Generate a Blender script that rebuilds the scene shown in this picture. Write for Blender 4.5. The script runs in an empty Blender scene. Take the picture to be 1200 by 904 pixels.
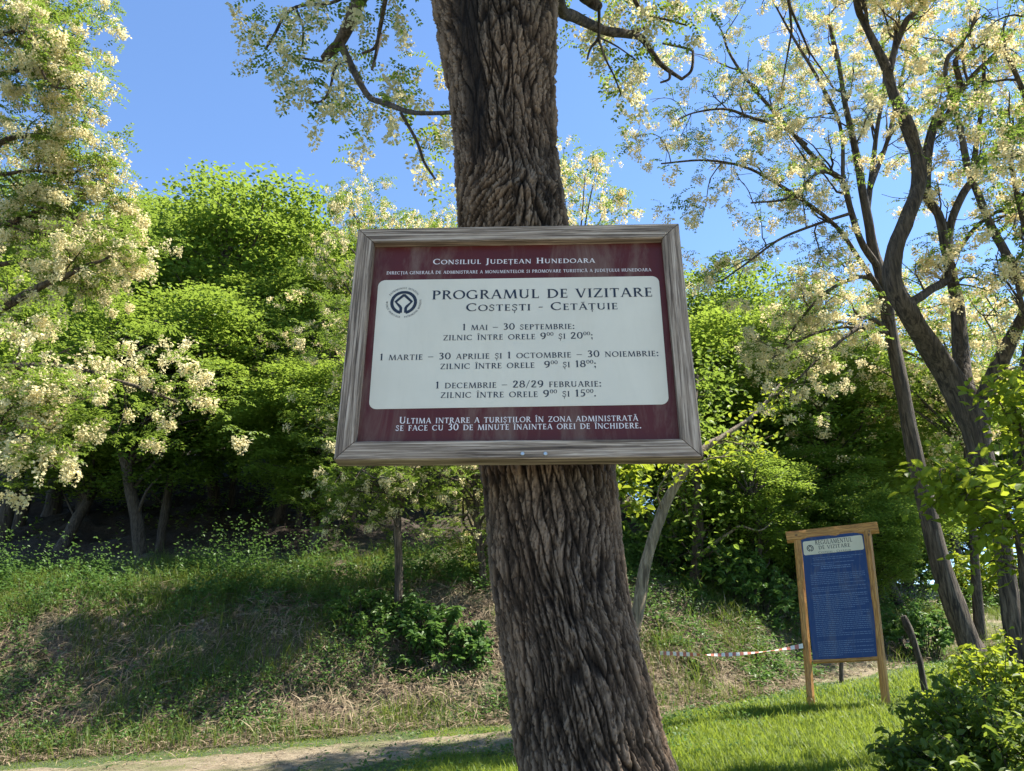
import bpy, math, random
import numpy as np

rs = np.random.RandomState(7)
random.seed(7)
S = bpy.context.scene
R_ = math.radians

# ------------------------------------------------------------------ camera
PITCH = 20.0
EYE = np.array([0.0, 0.0, 1.6])
cam = bpy.data.cameras.new("camera")
cam.sensor_width = 36.0
cam.lens = 27.0
cam.clip_start = 0.05
cam.clip_end = 3000
cam_o = bpy.data.objects.new("camera", cam)
cam_o.location = EYE
cam_o.rotation_euler = (R_(90 + PITCH), 0, 0)
S.collection.objects.link(cam_o)
S.camera = cam_o
S.render.resolution_x, S.render.resolution_y = 1024, 771

# ------------------------------------------------------------------ light
SUN_DIR = np.array([0.57, 0.10, 0.84])
SUN_DIR = SUN_DIR / np.linalg.norm(SUN_DIR)
world = bpy.data.worlds.new("World")
S.world = world
world.use_nodes = True
wn = world.node_tree.nodes
sky = wn.new("ShaderNodeTexSky")
sky.sky_type = 'NISHITA'
sky.sun_disc = False
sky.sun_elevation = math.asin(SUN_DIR[2])
sky.sun_rotation = math.atan2(SUN_DIR[0], SUN_DIR[1])
sky.altitude = 400
sky.air_density = 1.0
sky.dust_density = 0.0
sky.ozone_density = 6.0
bg = wn["Background"]
bg.inputs["Strength"].default_value = 0.1
world.node_tree.links.new(sky.outputs[0], bg.inputs["Color"])
sun = bpy.data.lights.new("sun", 'SUN')
sun.energy = 5.0
sun.angle = R_(0.5)
sun.color = (1.0, 0.93, 0.80)
sun_o = bpy.data.objects.new("sun", sun)
from mathutils import Vector
sun_o.rotation_euler = Vector(SUN_DIR).to_track_quat('Z', 'Y').to_euler()
sun_o.location = (20, 5, 30)
S.collection.objects.link(sun_o)
S.view_settings.view_transform = 'Standard'
S.view_settings.look = 'None'
S.view_settings.gamma = 1.0
S.view_settings.use_curve_mapping = False
S.view_settings.exposure = 1.65
S.cycles.max_bounces = 8
S.cycles.diffuse_bounces = 4
S.cycles.transmission_bounces = 6
S.cycles.transparent_max_bounces = 8

# ------------------------------------------------------------------ helpers
F = 900.0
cp, sp_ = math.cos(R_(PITCH)), math.sin(R_(PITCH))
FW, UP = np.array([0, cp, sp_]), np.array([0, -sp_, cp])


def ray(px, py):
    return np.array([(px - 600) / F, 0, 0]) + FW - UP * ((py - 452) / F)


def at(px, py, Y):
    """the point of the place seen in that direction, Y metres ahead"""
    d = ray(px, py)
    return EYE + d * (Y / d[1])


def ppm(P):
    """photo pixels per metre at a point"""
    return F / ((np.asarray(P) - EYE) @ FW)


def smooth(t):
    t = np.clip(t, 0, 1)
    return t * t * (3 - 2 * t)


def _hash(ix, iy, iz, seed):
    h = (ix * 374761393 + iy * 668265263 + iz * 2147483647 + seed * 1274126177) & 0xFFFFFFFF
    h = ((h ^ (h >> 13)) * 1274126177) & 0xFFFFFFFF
    h = ((h ^ (h >> 16)) * 2246822519) & 0xFFFFFFFF
    return ((h ^ (h >> 15)) & 0xFFFFFF) / float(0x1000000)


def vnoise(x, y, seed=0):
    x, y = np.broadcast_arrays(np.asarray(x, float), np.asarray(y, float))
    ix, iy = np.floor(x).astype(np.int64), np.floor(y).astype(np.int64)
    fx, fy = x - ix, y - iy
    ux, uy = fx * fx * (3 - 2 * fx), fy * fy * (3 - 2 * fy)
    a, b = _hash(ix, iy, 0, seed), _hash(ix + 1, iy, 0, seed)
    c, d = _hash(ix, iy + 1, 0, seed), _hash(ix + 1, iy + 1, 0, seed)
    return (a * (1 - ux) + b * ux) * (1 - uy) + (c * (1 - ux) + d * ux) * uy


def fbm(x, y, seed=0, o=4):
    t, a, n = 0, 0.5, 0
    for i in range(o):
        t = t + a * vnoise(x * 2 ** i, y * 2 ** i, seed + i * 17)
        n += a
        a *= 0.5
    return t / n


def worley(x, y, seed=0):
    ix, iy = np.floor(x).astype(np.int64), np.floor(y).astype(np.int64)
    f1 = np.full(x.shape, 9.0)
    f2 = np.full(x.shape, 9.0)
    idv = np.zeros(x.shape)
    for dx in (-1, 0, 1):
        for dy in (-1, 0, 1):
            cx, cy = ix + dx, iy + dy
            px = cx + 0.1 + 0.8 * _hash(cx, cy, 1, seed)
            py = cy + 0.1 + 0.8 * _hash(cx, cy, 2, seed)
            d = np.hypot(px - x, py - y)
            n = d < f1
            f2 = np.where(n, f1, np.minimum(f2, d))
            idv = np.where(n, _hash(cx, cy, 3, seed), idv)
            f1 = np.where(n, d, f1)
    return f1, f2, idv


def raw_mesh(name, verts, faces, mats=(), midx=None, attrs=None, smooth_sh=False):
    """faces: an (n,k) int array or a list of tuples"""
    me = bpy.data.meshes.new(name)
    verts = np.asarray(verts, np.float32)
    if isinstance(faces, np.ndarray):
        n, k = faces.shape
        me.vertices.add(len(verts))
        me.vertices.foreach_set("co", verts.ravel())
        me.loops.add(n * k)
        me.loops.foreach_set("vertex_index", faces.astype(np.int32).ravel())
        me.polygons.add(n)
        me.polygons.foreach_set("loop_start", np.arange(0, n * k, k, dtype=np.int32))
        me.polygons.foreach_set("loop_total", np.full(n, k, np.int32))
    else:
        me.from_pydata([tuple(map(float, v)) for v in verts], [], [tuple(f) for f in faces])
    for m in mats:
        me.materials.append(m)
    if midx is not None:
        me.polygons.foreach_set("material_index", np.asarray(midx, np.int32))
    for an, av in (attrs or {}).items():
        a = me.attributes.new(an, 'FLOAT', 'POINT')
        a.data.foreach_set("value", np.asarray(av, np.float32))
    me.polygons.foreach_set("use_smooth", np.full(len(me.polygons), bool(smooth_sh)))
    me.update(calc_edges=True)
    return me


def link(name, me, parent=None):
    o = bpy.data.objects.new(name, me)
    S.collection.objects.link(o)
    if parent is not None:
        o.parent = parent
    return o


def tag(o, label=None, cat=None, group=None, kind=None):
    if label:
        o["label"] = label
    if cat:
        o["category"] = cat
    if group:
        o["group"] = group
    if kind:
        o["kind"] = kind
    return o


def empty(name, loc, label, cat, group=None):
    o = bpy.data.objects.new(name, None)
    o.empty_display_size = 0.2
    o.location = [float(v) for v in loc]
    S.collection.objects.link(o)
    return tag(o, label, cat, group)


def copy_thing(o, loc, rotz, scale, label, group=None):
    c = o.copy()
    S.collection.objects.link(c)
    c.location = [float(v) for v in loc]
    c.rotation_euler = (0, 0, rotz)
    c.scale = scale
    c["label"] = label
    if group:
        c["group"] = group
    elif "group" in c:
        del c["group"]
    for ch in o.children:
        k = ch.copy()
        S.collection.objects.link(k)
        k.parent = c
    return c


class Geo:
    """collects vertices and quads"""

    def __init__(self):
        self.v, self.f, self.n, self.a, self.m = [], [], 0, [], []

    def add(self, v, f, a=None, m=0):
        v = np.asarray(v, float)
        f = np.asarray(f, int)
        self.v.append(v)
        self.f.append(f + self.n)
        self.n += len(v)
        self.a.append(np.full(len(v), 0.5) if a is None else a)
        self.m.append(np.full(len(f), m))

    def mesh(self, name, mats, smooth_sh=False, attr="rnd"):
        return raw_mesh(name, np.concatenate(self.v), np.concatenate(self.f), mats, np.concatenate(self.m),
                        {attr: np.concatenate(self.a)}, smooth_sh)

    def box(self, c, s, rot=None, m=0):
        x, y, z = np.asarray(s) / 2
        v = np.array([[-x, -y, -z], [x, -y, -z], [x, y, -z], [-x, y, -z], [-x, -y, z], [x, -y, z], [x, y, z], [-x, y, z]])
        if rot is not None:
            v = v @ rot.T
        self.add(v + np.asarray(c), [[0, 3, 2, 1], [4, 5, 6, 7], [0, 1, 5, 4], [1, 2, 6, 5], [2, 3, 7, 6], [3, 0, 4, 7]], m=m)

    def tube(self, pts, radii, k=8, lump=0.0, a=None, m=0):
        pts = np.asarray(pts, float)
        radii = np.asarray(radii, float)
        n = len(pts)
        T = np.gradient(pts, axis=0)
        T /= np.linalg.norm(T, axis=1)[:, None] + 1e-9
        ref = np.array([1.0, 0.13, 0.07]) if abs(T[:, 0]).mean() < 0.8 else np.array([0.1, 1.0, 0.2])
        A = np.cross(T, ref)
        A /= np.linalg.norm(A, axis=1)[:, None] + 1e-9
        B = np.cross(T, A)
        th = np.arange(k) * 2 * np.pi / k
        rr = radii[:, None] * np.ones(k)
        if lump:
            o_ = rs.rand() * 50
            ii = np.arange(n)[:, None]
            rr = rr * (1 + lump * (2.4 * (vnoise(np.cos(th)[None] * 2.2 + o_, np.sin(th)[None] * 2.2 + ii * 0.5 + o_, 3) - 0.5) + 0.5 * (rs.rand(n, k) - 0.5)))
        v = pts[:, None] + rr[..., None] * (np.cos(th)[None, :, None] * A[:, None] + np.sin(th)[None, :, None] * B[:, None])
        i = np.arange(n - 1)[:, None] * k
        j = np.arange(k)
        jn = (j + 1) % k
        f = np.stack([i + j, i + jn, i + k + jn, i + k + j], -1).reshape(-1, 4)
        self.add(v.reshape(-1, 3), f, None if a is None else np.full(n * k, a), m)
        # closing point at each end
        e0, e1 = v[0].mean(0), v[-1].mean(0)
        self.add(np.vstack([v[0], e0]), np.stack([jn[::2], j[::2], (j[::2] - 1) % k, np.full(len(j[::2]), k)], -1), m=m)
        self.add(np.vstack([v[-1], e1]), np.stack([(j[::2] - 1) % k, j[::2], jn[::2], np.full(len(j[::2]), k)], -1), m=m)


def spline(pts, n):
    """Catmull-Rom through rows of numbers"""
    p = np.asarray(pts, float)
    p = np.vstack([2 * p[0] - p[1], p, 2 * p[-1] - p[-2]])
    m = len(p) - 3
    t = np.linspace(0, m - 1e-6, n)
    i = t.astype(int)
    u = (t - i)[:, None]
    a, b, c, d = p[i], p[i + 1], p[i + 2], p[i + 3]
    return 0.5 * (2 * b + (c - a) * u + (2 * a - 5 * b + 4 * c - d) * u ** 2 + (3 * b - a - 3 * c + d) * u ** 3)


def rotmats(yaw, pitch, roll):
    cy, sy, cx, sx, cr, sr = np.cos(yaw), np.sin(yaw), np.cos(pitch), np.sin(pitch), np.cos(roll), np.sin(roll)
    o, z = np.ones_like(cy), np.zeros_like(cy)
    Z = np.stack([np.stack([cy, -sy, z], -1), np.stack([sy, cy, z], -1), np.stack([z, z, o], -1)], -2)
    Y = np.stack([np.stack([cx, z, sx], -1), np.stack([z, o, z], -1), np.stack([-sx, z, cx], -1)], -2)
    X = np.stack([np.stack([o, z, z], -1), np.stack([z, cr, -sr], -1), np.stack([z, sr, cr], -1)], -2)
    return Z @ Y @ X


def scatter(tv, tf, M, T, rnd):
    """copies of a small template (k verts, quads) under n matrices"""
    n, k = len(T), len(tv)
    v = np.einsum('nij,kj->nki', M, tv) + T[:, None]
    f = tf[None] + (np.arange(n) * k)[:, None, None]
    return v.reshape(-1, 3), f.reshape(-1, tf.shape[1]), np.repeat(rnd, k)


LEAF4 = (np.array([[0, 0, 0], [0.45, -0.5, 0.08], [1, 0, -0.04], [0.45, 0.5, 0.08]]), np.array([[0, 1, 2, 3]]))
LEAF6 = (np.array([[0, 0, 0], [0.28, -0.42, 0.1], [0.68, -0.36, 0.08], [1, 0, -0.08], [0.68, 0.36, 0.08], [0.28, 0.42, 0.1]]),
         np.array([[0, 1, 2, 3], [0, 3, 4, 5]]))


def leafset(n, kind, pos, length, width, yaw, pitch, roll, rnd=None):
    tv, tf = kind
    M = rotmats(yaw, pitch, roll)
    M = M * np.stack([length, length * width, length], -1)[:, None, :]
    return scatter(tv, tf, M, pos, rs.rand(n) if rnd is None else rnd)


# ------------------------------------------------------------------ materials
def mat(name):
    m = bpy.data.materials.new(name)
    m.use_nodes = True
    nt = m.node_tree
    return m, nt, nt.nodes["Principled BSDF"]


def nd(nt, t, **kw):
    n = nt.nodes.new(t)
    for k, v in kw.items():
        setattr(n, k, v)
    return n


def ramp(nt, src, stops):
    r = nd(nt, "ShaderNodeValToRGB")
    e = r.color_ramp.elements
    while len(e) < len(stops):
        e.new(0.5)
    for el, (p, c) in zip(e, stops):
        el.position = p
        el.color = (*c, 1)
    nt.links.new(src, r.inputs[0])
    return r.outputs[0]


def noise(nt, scale, detail=6, rough=0.6, stretch=(1, 1, 1), coord="Object", dist=0.0):
    tc = nd(nt, "ShaderNodeTexCoord")
    mp = nd(nt, "ShaderNodeMapping")
    mp.inputs["Scale"].default_value = stretch
    nt.links.new(tc.outputs[coord], mp.inputs[0])
    n = nd(nt, "ShaderNodeTexNoise")
    n.inputs["Scale"].default_value = scale
    n.inputs["Detail"].default_value = detail
    n.inputs["Roughness"].default_value = rough
    n.inputs["Distortion"].default_value = dist
    nt.links.new(mp.outputs[0], n.inputs["Vector"])
    return n.outputs["Fac"]


def mixc(nt, fac, a, b, mode='MIX'):
    m = nd(nt, "ShaderNodeMix", data_type='RGBA', blend_type=mode)
    if isinstance(fac, float):
        m.inputs[0].default_value = fac
    else:
        nt.links.new(fac, m.inputs[0])
    for i, s in ((6, a), (7, b)):
        if isinstance(s, tuple):
            m.inputs[i].default_value = (*s, 1)
        else:
            nt.links.new(s, m.inputs[i])
    return m.outputs[2]


def bump(nt, src, strength, dist):
    b = nd(nt, "ShaderNodeBump")
    b.inputs["Strength"].default_value = strength
    b.inputs["Distance"].default_value = dist
    nt.links.new(src, b.inputs["Height"])
    return b.outputs[0]


def attr(nt, name):
    a = nd(nt, "ShaderNodeAttribute", attribute_name=name)
    return a.outputs["Fac"]


def leaf_mat(name, dark, mid, light, trans=0.42, tcol=None, rough=0.5):
    m, nt, p = mat(name)
    n = noise(nt, 0.9, 3)
    c = ramp(nt, attr(nt, "rnd"), [(0.0, dark), (0.55, mid), (1.0, light)])
    c2 = mixc(nt, n, c, mid)
    oi = nd(nt, 'ShaderNodeObjectInfo')
    tn = ramp(nt, oi.outputs['Random'], [(0.0, (0.78, 0.84, 0.8)), (0.5, (1, 1, 1)), (1.0, (1.25, 1.14, 1.0))])
    c2 = mixc(nt, 1.0, c2, tn, 'MULTIPLY')
    nt.links.new(c2, p.inputs["Base Color"])
    p.inputs["Roughness"].default_value = rough
    p.inputs["Specular IOR Level"].default_value = 0.35
    t = nd(nt, "ShaderNodeBsdfTranslucent")
    tc = mixc(nt, 0.5, c2, tcol or tuple(min(1, v * 1.6) for v in light))
    nt.links.new(tc, t.inputs["Color"])
    mx = nd(nt, "ShaderNodeMixShader")
    mx.inputs[0].default_value = trans
    nt.links.new(p.outputs[0], mx.inputs[1])
    nt.links.new(t.outputs[0], mx.inputs[2])
    nt.links.new(mx.outputs[0], nt.nodes["Material Output"].inputs["Surface"])
    return m


M_LOCUST = leaf_mat("locust_leaf", (0.07, 0.12, 0.016), (0.125, 0.195, 0.024), (0.20, 0.28, 0.038), 0.5, (0.29, 0.40, 0.06))
M_MAPLE = leaf_mat("maple_leaf", (0.068, 0.122, 0.016), (0.122, 0.20, 0.026), (0.19, 0.28, 0.04), 0.5, (0.40, 0.52, 0.07))
M_WOODLEAF = leaf_mat("wood_leaf", (0.05, 0.088, 0.016), (0.088, 0.148, 0.024), (0.14, 0.215, 0.036), 0.5, (0.30, 0.42, 0.06))
M_BRIGHT = leaf_mat("young_leaf", (0.09, 0.15, 0.015), (0.15, 0.225, 0.02), (0.23, 0.30, 0.035), 0.55, (0.46, 0.50, 0.04))
M_BUSH = leaf_mat("bush_leaf", (0.05, 0.09, 0.016), (0.095, 0.155, 0.025), (0.17, 0.235, 0.038), 0.48, (0.36, 0.44, 0.05), rough=0.45)
M_WEED = leaf_mat("weed_leaf", (0.045, 0.09, 0.02), (0.075, 0.15, 0.03), (0.12, 0.21, 0.045), 0.4)
M_GRASS = leaf_mat("grass_blade", (0.06, 0.105, 0.012), (0.115, 0.185, 0.02), (0.21, 0.275, 0.045), 0.5, (0.42, 0.50, 0.06))
M_LONG = leaf_mat("long_grass_blade", (0.045, 0.08, 0.014), (0.08, 0.13, 0.02), (0.16, 0.19, 0.05), 0.42, (0.26, 0.32, 0.05))
M_BLOSSOM = leaf_mat("blossom", (0.58, 0.48, 0.25), (0.80, 0.70, 0.43), (0.88, 0.82, 0.58), 0.42, (0.88, 0.76, 0.42), 0.7)
M_LITTER = leaf_mat("dry_litter", (0.07, 0.048, 0.03), (0.19, 0.14, 0.088), (0.42, 0.34, 0.23), 0.15, rough=0.8)


def bark_mat(name, c0, c1, c2, scale=34):
    m, nt, p = mat(name)
    n = noise(nt, scale, 8, 0.65, (1, 1, 0.10), dist=0.8)
    n2 = noise(nt, 1.3, 3)
    c = ramp(nt, n, [(0.40, c0), (0.5, c1), (0.62, c2)])
    c = mixc(nt, ramp(nt, n2, [(0.4, (0, 0, 0)), (0.8, (0.7, 0.7, 0.7))]), c, c1)
    nt.links.new(c, p.inputs["Base Color"])
    p.inputs["Roughness"].default_value = 0.9
    nt.links.new(bump(nt, n, 1.0, 0.03), p.inputs["Normal"])
    return m


M_BARK = bark_mat("locust_bark", (0.02, 0.014, 0.010), (0.075, 0.055, 0.038), (0.16, 0.122, 0.088))
M_BARKD = bark_mat("wood_bark", (0.025, 0.019, 0.014), (0.06, 0.047, 0.036), (0.12, 0.10, 0.078))
M_BARKP = bark_mat("pale_bark", (0.08, 0.06, 0.04), (0.19, 0.15, 0.10), (0.32, 0.26, 0.18), 22)

# bark of the large trunk: plates and furrows come from the mesh, the attribute tells plate from furrow
M_TRUNK, nt, p = mat("furrowed_bark")
n1 = noise(nt, 60, 6, 0.7, (1, 1, 0.22))
n2 = noise(nt, 2.2, 4, 0.6, (1, 1, 0.5))
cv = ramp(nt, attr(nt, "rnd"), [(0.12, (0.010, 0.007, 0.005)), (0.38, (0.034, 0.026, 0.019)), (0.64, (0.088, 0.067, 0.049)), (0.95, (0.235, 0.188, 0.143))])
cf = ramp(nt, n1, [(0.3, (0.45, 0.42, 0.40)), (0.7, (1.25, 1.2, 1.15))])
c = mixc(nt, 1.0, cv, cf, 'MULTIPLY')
lich = ramp(nt, n2, [(0.45, (1.15, 1.05, 0.95)), (0.62, (0.80, 0.80, 0.80))])
c = mixc(nt, 1.0, c, lich, 'MULTIPLY')
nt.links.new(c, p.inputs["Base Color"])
p.inputs["Roughness"].default_value = 0.92
p.inputs["Specular IOR Level"].default_value = 0.2
nt.links.new(bump(nt, n1, 0.9, 0.006), p.inputs["Normal"])


def wood_mat(name, dark, mid, light, knot, seed=0.0, rough=0.75, axis='X'):
    """timber with the grain along local X or Z"""
    m, nt, p = mat(name)
    tc = nd(nt, "ShaderNodeTexCoord")
    oi = nd(nt, "ShaderNodeObjectInfo")
    add = nd(nt, "ShaderNodeVectorMath", operation='ADD')
    sc = nd(nt, "ShaderNodeVectorMath", operation='SCALE')
    nt.links.new(oi.outputs["Location"], sc.inputs[0])
    sc.inputs["Scale"].default_value = 3.7
    nt.links.new(tc.outputs["Object"], add.inputs[0])
    nt.links.new(sc.outputs[0], add.inputs[1])
    st = (1.3, 46.0, 46.0) if axis == 'X' else (40.0, 40.0, 1.3)
    mp = nd(nt, "ShaderNodeMapping")
    mp.inputs["Scale"].default_value = st
    nt.links.new(add.outputs[0], mp.inputs[0])
    n = nd(nt, "ShaderNodeTexNoise")
    n.inputs["Scale"].default_value = 2.6
    n.inputs["Detail"].default_value = 8
    n.inputs["Roughness"].default_value = 0.62
    n.inputs["Distortion"].default_value = 0.9
    nt.links.new(mp.outputs[0], n.inputs["Vector"])
    mp3 = nd(nt, "ShaderNodeMapping")
    mp3.inputs["Scale"].default_value = (2.0, 90, 90) if axis == 'X' else (90, 90, 2.0)
    nt.links.new(add.outputs[0], mp3.inputs[0])
    n3 = nd(nt, "ShaderNodeTexNoise")
    n3.inputs["Scale"].default_value = 2.0
    n3.inputs["Detail"].default_value = 3
    nt.links.new(mp3.outputs[0], n3.inputs["Vector"])
    c = ramp(nt, n.outputs["Fac"], [(0.36, dark), (0.5, mid), (0.64, light)])
    fine = ramp(nt, n3.outputs["Fac"], [(0.36, (0.32, 0.29, 0.27)), (0.5, (1, 1, 1))])
    c = mixc(nt, 0.8, c, fine, 'MULTIPLY')
    mp2 = nd(nt, "ShaderNodeMapping")
    mp2.inputs["Scale"].default_value = (0.6, 1, 1) if axis == 'X' else (1, 1, 0.6)
    nt.links.new(add.outputs[0], mp2.inputs[0])
    v = nd(nt, "ShaderNodeTexVoronoi")
    v.inputs["Scale"].default_value = 8.0
    nt.links.new(mp2.outputs[0], v.inputs["Vector"])
    kn = ramp(nt, v.outputs["Distance"], [(0.05, (1, 1, 1)), (0.12, (0, 0, 0))])
    c = mixc(nt, kn, c, knot)
    nt.links.new(c, p.inputs["Base Color"])
    p.inputs["Roughness"].default_value = rough
    nt.links.new(bump(nt, n3.outputs["Fac"], 0.5, 0.002), p.inputs["Normal"])
    return m


M_FRAME = wood_mat("weathered_timber", (0.09, 0.060, 0.038), (0.28, 0.212, 0.15), (0.52, 0.42, 0.32), (0.05, 0.036, 0.027))
M_POST = wood_mat("honey_timber", (0.26, 0.105, 0.022), (0.48, 0.22, 0.05), (0.60, 0.32, 0.09), (0.10, 0.05, 0.02), rough=0.5, axis='Z')
M_BEAM = wood_mat("honey_beam", (0.26, 0.105, 0.022), (0.48, 0.22, 0.05), (0.60, 0.32, 0.09), (0.10, 0.05, 0.02), rough=0.5)


def plain(name, col, rough=0.5, spec=0.5, n=None, metal=0.0):
    m, nt, p = mat(name)
    nz = noise(nt, n or 5, 4)
    c = mixc(nt, nz, tuple(v * 0.88 for v in col), tuple(min(1, v * 1.1) for v in col))
    nt.links.new(c, p.inputs["Base Color"])
    p.inputs["Roughness"].default_value = rough
    p.inputs["Specular IOR Level"].default_value = spec
    p.inputs["Metallic"].default_value = metal
    return m


M_MAROON = plain("maroon_print", (0.085, 0.014, 0.011), 0.45, 0.3)
M_WHITE = plain("white_print", (0.66, 0.605, 0.475), 0.42)
M_INK = plain("dark_ink", (0.012, 0.018, 0.03), 0.5)
M_CREAM = plain("cream_ink", (0.72, 0.66, 0.62), 0.5)
M_BLUE = plain("blue_print", (0.012, 0.046, 0.165), 0.45, 0.3)
for m_, k_ in ((M_WHITE, 0.10), (M_MAROON, 0.35), (M_BLUE, 0.3)):
    nt = m_.node_tree
    p = nt.nodes["Principled BSDF"]
    src = p.inputs["Base Color"].links[0].from_socket
    st_ = noise(nt, 5.5, 7, 0.7, (1.6, 1, 0.35), dist=0.5)
    c = mixc(nt, ramp(nt, st_, [(0.50, (0, 0, 0)), (0.72, (k_, k_, k_))]), src, (0.30, 0.26, 0.20))
    nt.links.new(c, p.inputs["Base Color"])
    nt.links.new(ramp(nt, st_, [(0.35, (0.34, 0.34, 0.34)), (0.65, (0.62, 0.62, 0.62))]), p.inputs["Roughness"])
M_PALEINK = plain("pale_ink", (0.11, 0.18, 0.34), 0.5)
M_STEEL = plain("screw_steel", (0.55, 0.54, 0.50), 0.35, metal=0.9)
M_STONE = bark_mat("stone", (0.07, 0.05, 0.034), (0.15, 0.115, 0.08), (0.24, 0.195, 0.14), 14)

M_GROUND, nt, p = mat("bank_soil")
nA = noise(nt, 0.55, 6, 0.62)
nB = noise(nt, 9, 8, 0.72)
nC = noise(nt, 1.7, 5, 0.6)
soil = ramp(nt, nB, [(0.3, (0.05, 0.035, 0.022)), (0.52, (0.115, 0.085, 0.055)), (0.75, (0.21, 0.165, 0.11))])
moss = ramp(nt, nB, [(0.3, (0.025, 0.045, 0.012)), (0.7, (0.075, 0.115, 0.03))])
mossf = ramp(nt, nC, [(0.45, (0, 0, 0)), (0.6, (1, 1, 1))])
c = mixc(nt, mossf, soil, moss)
c = mixc(nt, attr(nt, "meadow"), c, moss)
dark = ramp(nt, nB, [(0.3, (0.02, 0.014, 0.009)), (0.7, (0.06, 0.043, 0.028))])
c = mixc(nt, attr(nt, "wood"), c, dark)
nt.links.new(c, p.inputs["Base Color"])
p.inputs["Roughness"].default_value = 0.95
nt.links.new(bump(nt, nB, 1.0, 0.06), p.inputs["Normal"])

M_PATH, nt, p = mat("trodden_earth")
nB = noise(nt, 13, 9, 0.78)
nC = noise(nt, 1.6, 6, 0.65)
c = ramp(nt, nB, [(0.30, (0.10, 0.075, 0.045)), (0.5, (0.22, 0.175, 0.115)), (0.72, (0.38, 0.32, 0.23))])
g = ramp(nt, nC, [(0.44, (0, 0, 0)), (0.6, (0.8, 0.8, 0.8))])
c = mixc(nt, g, c, (0.10, 0.115, 0.035))
nt.links.new(c, p.inputs["Base Color"])
p.inputs["Roughness"].default_value = 0.95
nt.links.new(bump(nt, nB, 1.0, 0.04), p.inputs["Normal"])


# ------------------------------------------------------------------ the ground
def yb(x):
    return 9.7 + 0.13 * x + 0.50 * np.maximum(x - 1.5, 0) + 0.35 * (vnoise(x * 0.7, x * 0 + 3.1, 5) - 0.5)


def H(x, y):
    x, y = np.asarray(x, float), np.asarray(y, float)
    yy = np.where(y < 32, y, 32 + 6 * (1 - np.exp(-(np.maximum(y, 32) - 32) / 6)))
    yy = np.maximum(yy, -12)
    xx = np.clip(x, -16, 16)
    base = 0.10 * yy + 0.05 * xx
    s = y - yb(x)
    k = 1 - 0.80 * smooth((x - 2.5) / 7)
    bank = 1.55 * smooth((s + 0.15) / 3.4) + 0.22 * np.clip(s - 3.2, 0, 5)
    hill = 0.33 * np.clip(s - 7.5, 0, 30)
    z = base + k * bank + hill * (1 - 0.92 * smooth((x - 1) / 9))
    rough = smooth((s + 0.2) / 1.0)
    z = z + rough * k * (0.42 * (fbm(x * 1.1, y * 1.1, 11) - 0.5) + 0.26 * (fbm(x * 3.3, y * 3.3, 12) - 0.5))
    z = z + 0.06 * (fbm(x * 0.8, y * 0.8, 21) - 0.5) + 0.02 * (fbm(x * 4, y * 4, 22) - 0.5)
    return z


def hit(px, py, y0=3.0, y1=60.0):
    d = ray(px, py)
    t = np.linspace(y0, y1, 4000) / d[1]
    P = EYE + d * t[:, None]
    below = P[:, 2] < H(P[:, 0], P[:, 1])
    i = int(np.argmax(below)) if below.any() else len(t) - 1
    return P[i]


def axis(lo, hi, fine0, fine1, step, grow=1.25):
    a = list(np.arange(fine0, fine1, step))
    s, v = step, fine1
    while v < hi:
        a.append(v)
        s *= grow
        v += s
    a.append(hi)
    s, v, b = step, fine0, []
    while v > lo:
        s *= grow
        v -= s
        b.append(max(v, lo))
    return np.array(b[::-1] + a)


gx = axis(-900, 900, -14, 15, 0.13)
gy = axis(-300, 1500, 2.5, 24, 0.13)
GX, GY = np.meshgrid(gx, gy)
GZ = H(GX, GY)
gs = GY - yb(GX)
meadow = np.clip(1 - smooth((gs + 0.6) / 1.2 + 0.9 * (fbm(GX * 1.3, GY * 1.3, 31) - 0.5)), 0, 1)
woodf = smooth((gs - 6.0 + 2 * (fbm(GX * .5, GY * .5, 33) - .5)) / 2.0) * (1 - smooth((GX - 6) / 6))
ny, nx = GX.shape
idx = np.arange(ny * nx).reshape(ny, nx)
gf = np.stack([idx[:-1, :-1], idx[:-1, 1:], idx[1:, 1:], idx[1:, :-1]], -1).reshape(-1, 4)
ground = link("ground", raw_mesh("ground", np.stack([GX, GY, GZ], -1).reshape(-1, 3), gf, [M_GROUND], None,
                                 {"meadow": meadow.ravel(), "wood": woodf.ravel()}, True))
tag(ground, kind="structure")

# the trodden path: along the foot of the bank, behind the trunk, then up the slope
pp = [(-9.5, 6.9), (-7.5, 7.3)] + [tuple(hit(*q)[:2]) for q in ((60, 918), (200, 905), (340, 893), (480, 878), (590, 866))]
pp += [tuple(hit(*q)[:2]) for q in ((790, 812), (900, 803), (1000, 788), (1060, 770), (1096, 752), (1118, 736))]
pp += [(10.8, 18.5), (12.2, 22.0), (13.0, 27)]
PC = spline(pp, 260)
dP = np.gradient(PC, axis=0)
dP /= np.linalg.norm(dP, axis=1)[:, None]
nrm = np.stack([-dP[:, 1], dP[:, 0]], -1)
tt = np.linspace(0, 1, len(PC))
half = np.interp(PC[:, 0], [-9, -4, 0, 3, 6, 9, 12], [1.1, 0.9, 0.5, 0.28, 0.36, 0.85, 0.95])
cr = np.linspace(-1, 1, 13)
wob = 1 + 0.55 * (fbm(tt[:, None] * 60, cr[None] * 0 + np.sign(cr)[None] * 7, 41) - 0.5)
PV = PC[:, None] + nrm[:, None] * (cr[None] * half[:, None] * wob)[..., None]
PZ = H(PV[..., 0], PV[..., 1]) + 0.014 - 0.03 * np.abs(cr[None]) ** 6
pidx = np.arange(PV.shape[0] * 13).reshape(-1, 13)
pf = np.stack([pidx[:-1, :-1], pidx[1:, :-1], pidx[1:, 1:], pidx[:-1, 1:]], -1).reshape(-1, 4)[:, ::-1]
path = link("path", raw_mesh("path", np.concatenate([PV, PZ[..., None]], -1).reshape(-1, 3), pf, [M_PATH], smooth_sh=True))
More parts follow.
